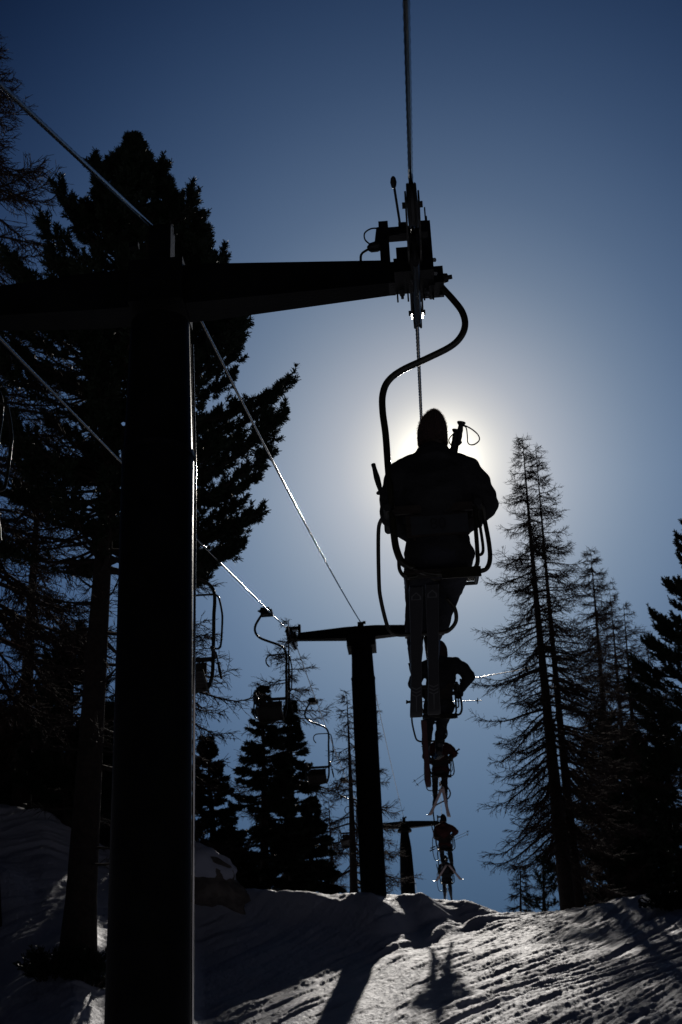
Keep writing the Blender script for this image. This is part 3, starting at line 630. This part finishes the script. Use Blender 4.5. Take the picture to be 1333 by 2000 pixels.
        if idx == 0:
            mk = MB(); zz = -.0052
            for cy in (.30, .345, .39):                                   # chevrons towards the tips
                for sx in (-1, 1): mk.add([(0, cy+.035, zz), (0, cy+.018, zz), (sx*.030, cy-.010, zz), (sx*.030, cy+.008, zz)], [(0, 1, 2, 3) if sx < 0 else (3, 2, 1, 0)])
            mk.add([(-.004, .42, zz), (.004, .42, zz), (.002, .62, zz), (-.002, .62, zz)], [(0, 1, 2, 3)])
            cy = -tl+.10                                                  # emblem near the tails: outlined shield with a bar
            oct_ = [(-.030, .035), (.030, .035), (.030, -.005), (0, -.05), (-.030, -.005)]
            inn = [(-.021, .026), (.021, .026), (.021, -.003), (0, -.036), (-.021, -.003)]
            mk.add([(x_, cy-y_*-1, zz) for x_, y_ in oct_]+[(x_, cy-y_*-1, zz) for x_, y_ in inn], [(i, (i+1) % 5, 5+(i+1) % 5, 5+i) for i in range(5)])
            mk.build('base_print', 'ski_mark', bs, sharp=None)
    for pi, pp in enumerate(P.get('poles', [])):
        g0, g1 = V(*pp['grip']), V(*pp['tip']); d = (g1-g0)/np.linalg.norm(g1-g0)
        pt = thing('ski_pole', pp['label'], 'ski pole', chair.matrix_world @ Matrix.Translation(Vector(g0)), 'ski poles carried by the riders')
        s1 = MB(); s1.tube([V(0, 0, 0)+d*.02, g1-g0], [.0075, .0055], 8); s1.build('shaft', pp.get('mat', 'dsteel'), pt)
        s2 = MB(); s2.lathe([(.026, -.006), (.029, .0), (.024, .009), (.016, .018), (.0195, .05), (.018, .07), (.0205, .09), (.018, .115), (.026, .13), (.012, .15)], (0, 0, 0), d, 14); s2.build('grip', 'rubber', pt)
        s3 = MB(); bc = (g1-g0)-d*.06; s3.lathe([(.008, -.02), (.012, -.005), (.045, .0), (.045, .005), (.01, .008)], bc, d, 14); s3.build('basket', pp.get('bmat', 'rubber'), pt)
        if 'strap' in pp:
            s4 = MB(); s4.tube([V(*p_) for p_ in smoothpath(pp['strap'], 6)], .0065, 8, flat=.6); s4.build('strap', 'rubber', pt, sharp=None)
    return t

rider(0, chairs[0], 'nearest skier in black jacket and pointed knitted cap, seen from behind against the sun', P=dict(who='nearest rider',
  skis={-1: dict(yaw=-.043, pitch=-.215, label='dark ski under the left boot of the nearest rider, printed base facing down'), 1: dict(yaw=-.026, pitch=-.215, label='dark ski under the right boot of the nearest rider, printed base facing down')},
  poles=[dict(grip=(.232, .12, -.985), tip=(-.02, .42, -2.03), label='taller ski pole with looped strap behind the shoulder of the nearest rider',
              strap=[(.006, 0, -.012), (.06, 0, -.05), (.098, -.01, -.10), (.105, -.01, -.14), (.075, -.01, -.168), (.045, 0, -.165), (.03, 0, -.145), (.031, 0, -.10), (.028, 0, -.04), (.006, 0, -.02)]),
         dict(grip=(.196, .135, -1.03), tip=(-.06, .46, -2.06), label='shorter ski pole next to the cap of the nearest rider',
              strap=[(-.006, 0, -.01), (-.045, 0, -.05), (-.052, 0, -.08), (-.035, 0, -.12), (-.03, 0, -.15)])]))
rider(1, chairs[1], 'skier with right elbow stuck out, half hidden behind the skis of the nearest rider', vox=.018, P=dict(who='second rider',
  elR=(.47, .10, -1.50), elL=(-.30, .12, -1.56), shR=(.29, .04, -1.33), chest=(.08, .05, -1.46), haR=(.34, .30, -1.64), head=(.10, .06, -1.12), tip=(.0, 0, .1), knL=(-.14, .48, -2.0), anL=(-.20, .58, -2.36), knR=(.06, .48, -2.0), anR=(-.02, .56, -2.36),
  skis={-1: dict(yaw=0., pitch=-.85, tip=.52, tail=.6, base='ski_red', label='reddish ski of the second rider hanging steeply down'), 1: dict(yaw=-.1, pitch=.2, tip=.4, tail=.35, label='ski of the second rider hidden behind the skis of the nearest rider')},
  poles=[dict(grip=(.35, .25, -1.50), tip=(1.35, .5, -1.30), mat='pole', label='pale ski pole pointing out to the right from under the arm of the second rider'),
         dict(grip=(-.42, .2, -1.78), tip=(.62, .1, -1.86), mat='pole', label='ski pole lying low across the lap of the second rider with bright end')]))
rider(2, chairs[2], 'skier in dark red jacket riding above the V of pale skis', jm='red', tm='black', hm='red', vox=.022, P=dict(who='third rider',
  elR=(.37, .12, -1.52), elL=(-.31, .12, -1.55), tip=(-.01, 0, .1), knL=(-.12, .46, -1.98), knR=(.10, .46, -1.98), anL=(-.15, .55, -2.42), anR=(.09, .55, -2.42),
  skis={-1: dict(yaw=-.30, pitch=-.34, base='ski_pale', tip=.62, tail=.6, label='pale ski splayed to the left under the third rider'), 1: dict(yaw=.10, pitch=-.42, base='ski_pale', tip=.66, tail=.6, label='pale ski pointing straight down under the third rider')},
  poles=[dict(grip=(.50, .25, -1.38), tip=(-.66, .6, -2.02), bmat='pole', mat='dsteel', label='upper of two thin ski poles held slanting across the third rider'),
         dict(grip=(.46, .3, -1.46), tip=(-.60, .65, -2.10), bmat='pole', mat='dsteel', label='lower of two thin ski poles held slanting across the third rider')]))
rider(3, chairs[3], 'skier in rust red jacket whose head reaches the farthest tower arm', jm='red2', tm='black', hm='black', vox=.024, P=dict(who='fourth rider',
  elR=(.40, .12, -1.50), tip=(-.01, 0, .1), knL=(-.09, .46, -1.98), knR=(.16, .46, -1.98), anL=(-.07, .55, -2.42), anR=(.20, .55, -2.42),
  skis={-1: dict(yaw=-.36, pitch=-.30, base='ski_pale', tip=.85, tail=.28, label='pale ski forming the left side of the A below the fourth rider'), 1: dict(yaw=.36, pitch=-.30, base='ski_pale', tip=.85, tail=.28, label='pale ski forming the right side of the A below the fourth rider')},
  poles=[dict(grip=(-.42, .2, -1.95), tip=(.82, .3, -1.45), label='upper thin ski pole sticking out right of the fourth rider'), dict(grip=(-.45, .25, -2.02), tip=(.80, .35, -1.53), label='lower thin ski pole sticking out right of the fourth rider')]))
rider(4, chairs[4], 'lowest skier in dark clothes, legs vanishing behind the snow crest', jm='navy', tm='black', hm='black', vox=.026, P=dict(who='fifth rider', tip=(-.01, 0, .1),
  knL=(-.09, .46, -1.98), knR=(.14, .46, -1.98), anL=(-.10, .55, -2.42), anR=(.16, .55, -2.42),
  skis={-1: dict(yaw=-.1, pitch=-.3, label='left ski of the lowest rider behind the snow crest'), 1: dict(yaw=.1, pitch=-.3, label='right ski of the lowest rider behind the snow crest')}))

# ------------------------------------------------------------------ trees
def needles(tip, ax, length, nn, nl, nw, seed, spread=(.35, 1.2)):
    """tufts: nn flat needles along the last `length` of each shoot; returns quads"""
    rg = np.random.default_rng(seed); K = len(tip)
    t = rg.random((K, nn)); base = tip[:, None]-ax[:, None]*(t*length[:, None])[..., None]
    ref = np.where(np.abs(ax[:, 2:3]) < .9, np.array([[0, 0, 1.]]), np.array([[1., 0, 0]])); a = np.cross(ax, ref); a /= np.linalg.norm(a, axis=1, keepdims=True)+1e-9; b = np.cross(ax, a)
    ph = rg.random((K, nn))*2*np.pi; sp = spread[0]+(spread[1]-spread[0])*rg.random((K, nn))*(.4+.6*t)
    rad = np.cos(ph)[..., None]*a[:, None]+np.sin(ph)[..., None]*b[:, None]
    d = np.cos(sp)[..., None]*ax[:, None]+np.sin(sp)[..., None]*rad
    side = np.cross(d, rg.normal(size=(K, nn, 3))); side /= np.linalg.norm(side, axis=2, keepdims=True)+1e-9
    L = nl*(.7+.6*rg.random((K, nn, 1))); w = nw
    v = np.stack([base-side*w*.5, base+side*w*.5, base+d*L+side*w*.3, base+d*L-side*w*.3], 2)
    n = K*nn; return v.reshape(-1, 3), np.arange(n*4).reshape(-1, 4)
def join(parts):
    vs, fs, o = [], [], 0
    for v, f in parts: vs.append(v); fs.append(f+o); o += len(v)
    return np.concatenate(vs), np.concatenate(fs)
def unit(v): return v/(np.linalg.norm(v)+1e-9)
def trunk_path(H, lean, seed, k=14):
    rg = random.Random(seed); pts = []
    for i in range(k+1):
        t = i/k; pts.append(np.array([lean[0]*t*H+.05*math.sin(3*t+seed)*H*.08, lean[1]*t*H+.04*math.cos(4*t+seed)*H*.06-.04*H*.06, t*H]))
    return pts
def at_h(tp, t):
    k = len(tp)-1; i = min(int(t*k), k-1); f = t*k-i; return tp[i]*(1-f)+tp[i+1]*f
def trunk_mesh(tp, r0, t):
    mb = MB(); k = len(tp)-1
    pts = [tp[0]+np.array([0, 0, -.6])]+tp; rad = [r0*1.35]+[r0*(1.22 if i == 0 else 1)*(1-i/k)**1.05+.008 for i in range(k+1)]
    mb.tube(pts, rad, 12); mb.build('trunk', 'bark', t, sharp=None)

def larch(x, y, H, r0, rad, label, seed, zb=.12, nb=90, lean=(0, 0), name='larch_tree', dens=1., twin=None, z=None, droop=1., cat='larch', asym=0., tk=1.):
    rg = random.Random(seed); z = gz(x, y) if z is None else z
    t = thing(name, label, cat, Matrix.Translation((x, y, z-.1)), 'bare larch trees'); tp = trunk_path(H, lean, seed)
    trunk_mesh(tp, r0, t); P0, P1, R0, R1 = [], [], [], []
    def seg(a, b, ra, rb): P0.append(a); P1.append(b); R0.append(ra); R1.append(rb)
    for i in range(nb):
        h = zb+(1-zb)*((i+rg.random())/nb)**.92; h = min(h, .995); base = at_h(tp, h); th = rg.random()*2*math.pi
        shape = min(1, ((1-h)*1.45+.03))**.85*(.5+.62*rg.random()); shape *= (1 if h > zb+.08 else .8)
        L = rad*shape*(1+asym*math.cos(th)); d = np.array([math.cos(th), math.sin(th), 0]); pe = np.array([-d[1], d[0], 0])
        el0 = .55*(h-.45)+.15*rg.random()-.18*droop; n = 8; p = base; br = .010+.018*L*(1-h*.4); pts = [p]; wob = rg.uniform(-.25, .25)
        for k in range(n):
            f = (k+1)/n; e = el0-.55*droop*math.sin(f*2.2)*(.6+.4*(1-h))+.85*f*f*f*droop
            dd = unit(d*math.cos(e)+np.array([0, 0, math.sin(e)])+pe*(wob*math.sin(f*5+i)+rg.uniform(-.1, .1))); q = p+dd*L/n
            seg(p, q, br*(1-k/n)+.004, br*(1-(k+1)/n)+.004); p = q; pts.append(p)
        nt_ = int((6+L*13)*dens)
        for k in range(nt_):
            f = .15+.85*(k+rg.random())/nt_; idx_ = min(int(f*n), n-1); a = pts[idx_]+(pts[idx_+1]-pts[idx_])*(f*n-idx_); bd = unit(pts[idx_+1]-pts[idx_])
            s = 1 if k % 2 else -1; tl = (.18+.42*rg.random())*(1.15-f*.6)*min(1.2, .4+L*.5)
            dd = unit(bd*.7+pe*s*rg.uniform(.3, .9)+np.array([0, 0, rg.uniform(-.75, .35)])); m = a+dd*tl*.5; dd2 = unit(dd+np.array([0, 0, rg.uniform(-.5, .5)])); e_ = m+dd2*tl*.5
            seg(a, m, .0095*tk, .008*tk); seg(m, e_, .008*tk, .005*tk)
            for _ in range(5 if tl > .25 else 3):
                g_ = rg.random(); o = a+(m-a)*g_ if rg.random() < .4 else m+(e_-m)*g_; dd3 = unit(dd+np.array([rg.uniform(-1, 1), rg.uniform(-1, 1), rg.uniform(-1, .7)])*.9)
                seg(o, o+dd3*rg.uniform(.06, .22), .0068*tk, .004*tk)
    v, f = prisms(np.array(P0), np.array(P1), np.array(R0), np.array(R1))
    link('branches', np_mesh('branches', v, f, 'twig', False), t); return t

def pine(x, y, H, r0, rad, label, seed, zb=.25, nb=80, lean=(0, 0), name='stone_pine', shoots=26, nn=30, nl=.085, nw=.013, kind='pine', z=None, prof=None, dead=0, m='needle', grp='evergreen trees', azr=None, sl=.22, spread=(.35, 1.2), asym=0.):
    rg = random.Random(seed); z = gz(x, y) if z is None else z
    t = thing(name, label, 'pine' if kind == 'pine' else 'fir', Matrix.Translation((x, y, z-.1)), grp); tp = trunk_path(H, lean, seed); trunk_mesh(tp, r0, t)
    P0, P1, R0, R1, TI, AX, LE = [], [], [], [], [], [], []
    def seg(a, b, ra, rb): P0.append(a); P1.append(b); R0.append(ra); R1.append(rb)
    hs = [zb+(1-zb)*((i+rg.random())/nb)**.95 for i in range(nb)]+[rg.uniform(.08, zb) for _ in range(dead)]
    for i, h in enumerate(hs):
        isdead = i >= nb; h = min(h, .99); base = at_h(tp, h); th = rg.random()*2*math.pi
        if asym and h < .66 and math.cos(th) < -.1 and rg.random() < .6: isdead = True
        if prof: w = float(np.interp(h, prof[0], prof[1]))
        elif kind == 'pine': w = min(1, (1-h)*1.7+.10)**.8*(.75 if h < zb+.1 else 1)
        else: w = min(1, (1-h)*1.08+.03)
        L = rad*w*rg.uniform(.72, 1.08)*(.7 if isdead else 1)*(1+asym*math.cos(th)*(1 if h < .60 else 0)); d = np.array([math.cos(th), math.sin(th), 0]); pe = np.array([-d[1], d[0], 0])
        n = 7; p = base; pts = [p]; br = .012+.016*L
        for k in range(n):
            f = (k+1)/n
            if kind == 'pine': e = -.12+.55*(h-.3)+.75*f*f if not isdead else -.35+.5*f
            else: e = -.45+.6*h+.35*f*f
            dd = unit(d*math.cos(e)+np.array([0, 0, math.sin(e)])+pe*rg.uniform(-.16, .16)); q = p+dd*L/n; seg(p, q, br*(1-k/n)+.005, br*(1-(k+1)/n)+.005); p = q; pts.append(p)
        ns = max(3, int(shoots*(.35+.65*L/rad)))
        if isdead: ns = 14
        for k in range(ns+1):
            f = (.22 if not isdead else .1)+(.78 if not isdead else .9)*math.sqrt((k+rg.random())/(ns+1)) if k < ns else 1.
            idx_ = min(int(f*n), n-1); a = pts[idx_]+(pts[idx_+1]-pts[idx_])*(f*n-idx_); bd = unit(pts[idx_+1]-pts[idx_]); s = rg.choice((-1, 1))
            if k == ns: dd = bd; tl = .1
            elif kind == 'pine': tl = rg.uniform(.12, .36)*(1.25-f*.5)*min(1.3, .5+L*.35); dd = unit(bd*.75+pe*s*rg.uniform(.1, .9)+np.array([0, 0, rg.uniform(-.3, .7)]))
            else: tl = rg.uniform(.2, .55)*(1.25-f*.7)*min(1.2, .35+L*.5); dd = unit(bd*.8+pe*s*rg.uniform(.5, 1.1)+np.array([0, 0, rg.uniform(-.45, .12)]))
            e_ = a+dd*tl
            if isdead:
                seg(a, e_, .006, .003)
                for _ in range(3): o = a+(e_-a)*rg.random(); seg(o, o+unit(dd+np.array([rg.uniform(-1, 1), rg.uniform(-1, 1), rg.uniform(-1, .4)]))*rg.uniform(.08, .25), .004, .0025)
                continue
            if kind == 'pine': e_ = e_+np.array([0, 0, .08*tl]); ax = unit(dd+np.array([0, 0, .45]))
            else: ax = dd
            seg(a, e_-ax*.05, .008, .006); TI.append(e_); AX.append(ax); LE.append(sl*rg.uniform(.75, 1.25) if kind == 'pine' else tl*1.0)
    for k in range(6): TI.append(tp[-1]+np.array([rg.uniform(-.08, .08), rg.uniform(-.08, .08), .05-.07*k])); AX.append(unit(np.array([rg.uniform(-.3, .3), rg.uniform(-.3, .3), 1.]))); LE.append(.2)
    v, f = prisms(np.array(P0), np.array(P1), np.array(R0), np.array(R1)); link('branches', np_mesh('branches', v, f, 'bark', False), t)
    TI, AX, LE = np.array(TI), np.array(AX), np.array(LE)
    link('foliage', np_mesh('foliage', *needles(TI, AX, LE, nn, nl, nw, seed, spread), m, False), t)
    return t

def place(ub, vb, vtop, utop, dist):       # base and top pixels + ground distance -> x, y, height and lean in metres
    a = azi(ub, vb); x, y = math.sin(a)*dist, math.cos(a)*dist; z = gz(x, y); a2 = azi(utop, vtop); zt = tv(utop, vtop)*dist; H = zt-z+.1
    return x, y, H, ((math.sin(a2)*dist-x)/H, (math.cos(a2)*dist-y)/H)

TREES = []
# big stone pine behind the mast
x, y, H, ln = place(152, 1870, 276, 268, 20.6)
pine(x, y, H, .23, 2.65, 'big stone pine with broad knobbly crown and bare lower trunk behind the foreground mast', 3, zb=.41, nb=270, lean=ln, shoots=64, nn=46, dead=26, nl=.075, nw=.019, sl=.17, spread=(.5, 1.5), asym=.2,
     prof=([0, .41, .46, .54, .64, .70, .78, .86, .90, .94, 1], [.4, .85, 1.08, 1.02, .93, .86, .68, .50, .34, .16, .03]))
# bare larches on the left
x, y, H, ln = place(-28, 1750, 60, -22, 24); larch(x, y, H, .2, 3.6, 'tall bare larch at the left edge, its twigs reaching in above the crossarm', 21, zb=.2, nb=190, lean=ln, dens=1.3)
x, y, H, ln = place(40, 1620, 812, 86, 31); larch(x, y, H, .2, 2.5, 'bare larch with thin pointed top between the left edge and the big pine', 22, zb=.1, nb=100, lean=ln)
x, y, H, ln = place(330, 1690, 880, 345, 31); larch(x, y, H, .17, 2.4, 'bare larch hidden behind the foreground mast, twigs showing right of it', 23, zb=.08, nb=100, lean=ln)
x, y, H, ln = place(562, 1740, 1212, 562, 43); larch(x, y, H, .17, 2.5, 'bare larch rising behind the dark firs below the left arm of the second tower', 24, zb=.1, nb=80, lean=ln)
x, y, H, ln = place(690, 1745, 1352, 677, 47); larch(x, y, H, .17, 2.0, 'slender bare larch directly left of the second tower mast', 25, zb=.1, nb=70, lean=ln)
x, y, H, ln = place(650, 1745, 1560, 643, 50); larch(x, y, H, .10, 1.0, 'small bare larch low on the crest left of the slender one', 26, zb=.05, nb=46, lean=ln)
x, y, H, ln = place(735, 1745, 1350, 727, 50); larch(x, y, H, .13, 1.1, 'bare larch behind the second tower mast, twigs peeping out right of it', 27, zb=.08, nb=60, lean=ln)
# right side
x, y, H, ln = place(1108, 1775, 852, 1022, 44); larch(x, y, H, .25, 3.0, 'left stem of the tall twin larch right of the nearest rider', 28, zb=.14, nb=195, lean=ln, dens=1.0, droop=1.1)
x, y, H, ln = place(1134, 1775, 874, 1044, 44.8); larch(x, y, H, .18, 2.8, 'right stem of the tall twin larch right of the nearest rider', 29, zb=.16, nb=140, lean=ln, dens=.9, droop=1.1)
x, y, H, ln = place(1210, 1770, 1075, 1150, 60); larch(x, y, H, .28, 4.1, 'shorter dense larch behind the twin larch on the right', 30, zb=.1, nb=200, lean=ln, dens=1.2)
x, y, H, ln = place(1260, 1765, 1180, 1215, 64); larch(x, y, H, .25, 3.8, 'larch between the twin larch and the right-hand pine', 36, zb=.1, nb=140, lean=ln, dens=1.)
x, y, H, ln = place(1235, 1765, 1150, 1188, 66); larch(x, y, H, .25, 4.0, 'larch whose top shows just right of the shorter dense larch', 37, zb=.1, nb=150, lean=ln, dens=1.1)
x, y, H, ln = place(1300, 1765, 1235, 1262, 68); larch(x, y, H, .25, 3.7, 'larch showing directly beside the left side of the right-edge pine', 38, zb=.1, nb=140, lean=ln, dens=1.1)
x, y, H, ln = place(1012, 1785, 1690, 1016, 42); larch(x, y, H, .05, .55, 'tiny bare larch sapling on the crest left of the twin larch', 31, zb=.05, nb=40, lean=ln)
x, y, H, ln = place(1058, 1785, 1672, 1061, 41); pine(x, y, H, .07, .62, 'small young pine on the crest left of the twin larch', 32, zb=.06, nb=34, lean=ln, shoots=10, nn=22, nl=.07)
x, y, H, ln = place(1425, 1760, 985, 1378, 40); pine(x, y, H, .28, 2.5, 'stone pine cut by the right edge, its left side a ragged dark crown', 33, zb=.05, nb=170, lean=ln, shoots=44, nn=34, nl=.075, nw=.022)
for i, (ub, vt, ut, dist, rd_, lb) in enumerate([(1185, 1400, 1180, 60, 2.3, 'dark pine directly right of the twin larch trunks'), (1235, 1430, 1228, 62, 2.7, 'broad dark pine under the right-hand larches'), (1300, 1400, 1285, 63, 3.0, 'dark pine filling the gap before the right-edge pine')]):
    x, y, H, ln = place(ub, 1765, vt, ut, dist); pine(x, y, H, .14, rd_, lb, 60+i, zb=.03, nb=120, lean=ln, shoots=34, nn=28, nl=.13, nw=.036, m='needle2')
# firs in the middle and left
for i, (ub, vt, ut, dist, rd_, lb) in enumerate([(520, 1345, 512, 38, 1.55, 'dark layered fir left of the second tower, the front one of the pair'), (572, 1372, 566, 40, 1.45, 'dark fir right behind the front fir of the pair'),
      (425, 1440, 404, 36, 1.25, 'dark fir just right of the foreground mast'), (600, 1560, 612, 42, 1.2, 'low dark fir at the foot of the pair of firs')]):
    x, y, H, ln = place(ub, 1740, vt, ut, dist); pine(x, y, H, .15, rd_, lb, 80+i, zb=.03, nb=150, lean=ln, kind='fir', name='fir_tree', shoots=40, nn=34, nl=.075, nw=.022, m='needle2')
for i, (ub, vt, ut, dist, rd_, lb) in enumerate([(130, 1235, 145, 30, 1.1, 'dark pine just left of the trunk of the big stone pine'), (20, 1390, 12, 34, 1.3, 'dark pine at the left edge above the snow bank'), (85, 1400, 95, 36, 1.5, 'low dark pine behind the left snow bank'),
      (235, 1400, 225, 33, 1.3, 'dark pine between the big pine trunk and the foreground mast'), (300, 1500, 300, 36, 1.4, 'dark pine hidden behind the foreground mast')]):
    x, y, H, ln = place(ub, 1660, vt, ut, dist); pine(x, y, H, .14, rd_, lb, 90+i, zb=.04, nb=120, lean=ln, shoots=30, nn=28, nl=.1, nw=.024, m='needle2')

# low shrubs
def shrub(u, v, dist, w, h, label, seed, n=46):
    a = azi(u, v); x, y = math.sin(a)*dist, math.cos(a)*dist; rg = random.Random(seed)
    t = thing('juniper_shrub', label, 'shrub', Matrix.Translation((x, y, gz(x, y)-.05))); P0, P1, R0, R1, TI, AX, LE = [], [], [], [], [], [], []
    for i in range(n):
        th = rg.random()*6.283; e = rg.uniform(.25, 1.4); d = np.array([math.cos(th)*math.cos(e), math.sin(th)*math.cos(e), math.sin(e)]); L = rg.uniform(.6, 1.)
        p = np.array([math.cos(th), math.sin(th), 0])*rg.random()*w*.4; q = p+d*L*np.array([w*.6, w*.6, h]); P0.append(p); P1.append(q); R0.append(.012); R1.append(.005)
        for k in range(9):
            f = rg.uniform(.3, 1); o = p+(q-p)*f; dd = unit(d+np.array([rg.uniform(-1, 1), rg.uniform(-1, 1), rg.uniform(-.4, .8)])); e_ = o+dd*.14; P0.append(o); P1.append(e_); R0.append(.005); R1.append(.003); TI.append(e_); AX.append(dd); LE.append(.14)
    v_, f_ = prisms(np.array(P0), np.array(P1), np.array(R0), np.array(R1)); link('stems', np_mesh('stems', v_, f_, 'bark', False), t)
    link('foliage', np_mesh('foliage', *needles(np.array(TI), np.array(AX), np.array(LE), 26, .05, .012, seed), 'needle2', False), t)
shrub(1318, 1770, 29.0, .85, .5, 'low dark shrub on the snow at the right edge', 5, 70)
shrub(105, 1868, 20.2, .5, .42, 'small dark shrub left of the foot of the big pine', 6)
shrub(168, 1880, 19.9, .45, .5, 'dark shrub hugging the foot of the big pine trunk', 7)

# snow-capped boulder right of the mast
a = azi(415, 1715); bx_, by_ = math.sin(a)*29.4, math.cos(a)*29.4; bz = gz(bx_, by_)
bt_ = thing('boulder', 'leaning snow-capped boulder just right of the foreground mast', 'boulder', Matrix.Translation((bx_, by_, bz-.15)))
def blob(name, m, c, r, seed, amp_, par, shear=0.):
    mb = MB(); mb.ball((0, 0, 0), 1., 40, 26); me = mb.mesh(name, m)
    for v_ in me.vertices:
        p = v_.co.copy(); d = 1+amp_*noise.noise(p*1.6+Vector((seed, 0, 0)))+amp_*.5*noise.noise(p*4+Vector((0, seed, 0))); q_ = Vector((p.x*r[0]*d, p.y*r[1]*d, p.z*r[2]*d)); q_.x -= shear*q_.z; v_.co = q_+Vector(c)
    return link(name, me, par)
rk = blob('rock', 'rock', (-.25, 0, .35), (.85, .6, .72), 3, .4, bt_, .35)
blob('snow_cap', 'snow', (-.33, -.02, .62), (.74, .55, .56), 8, .22, rk, .45)
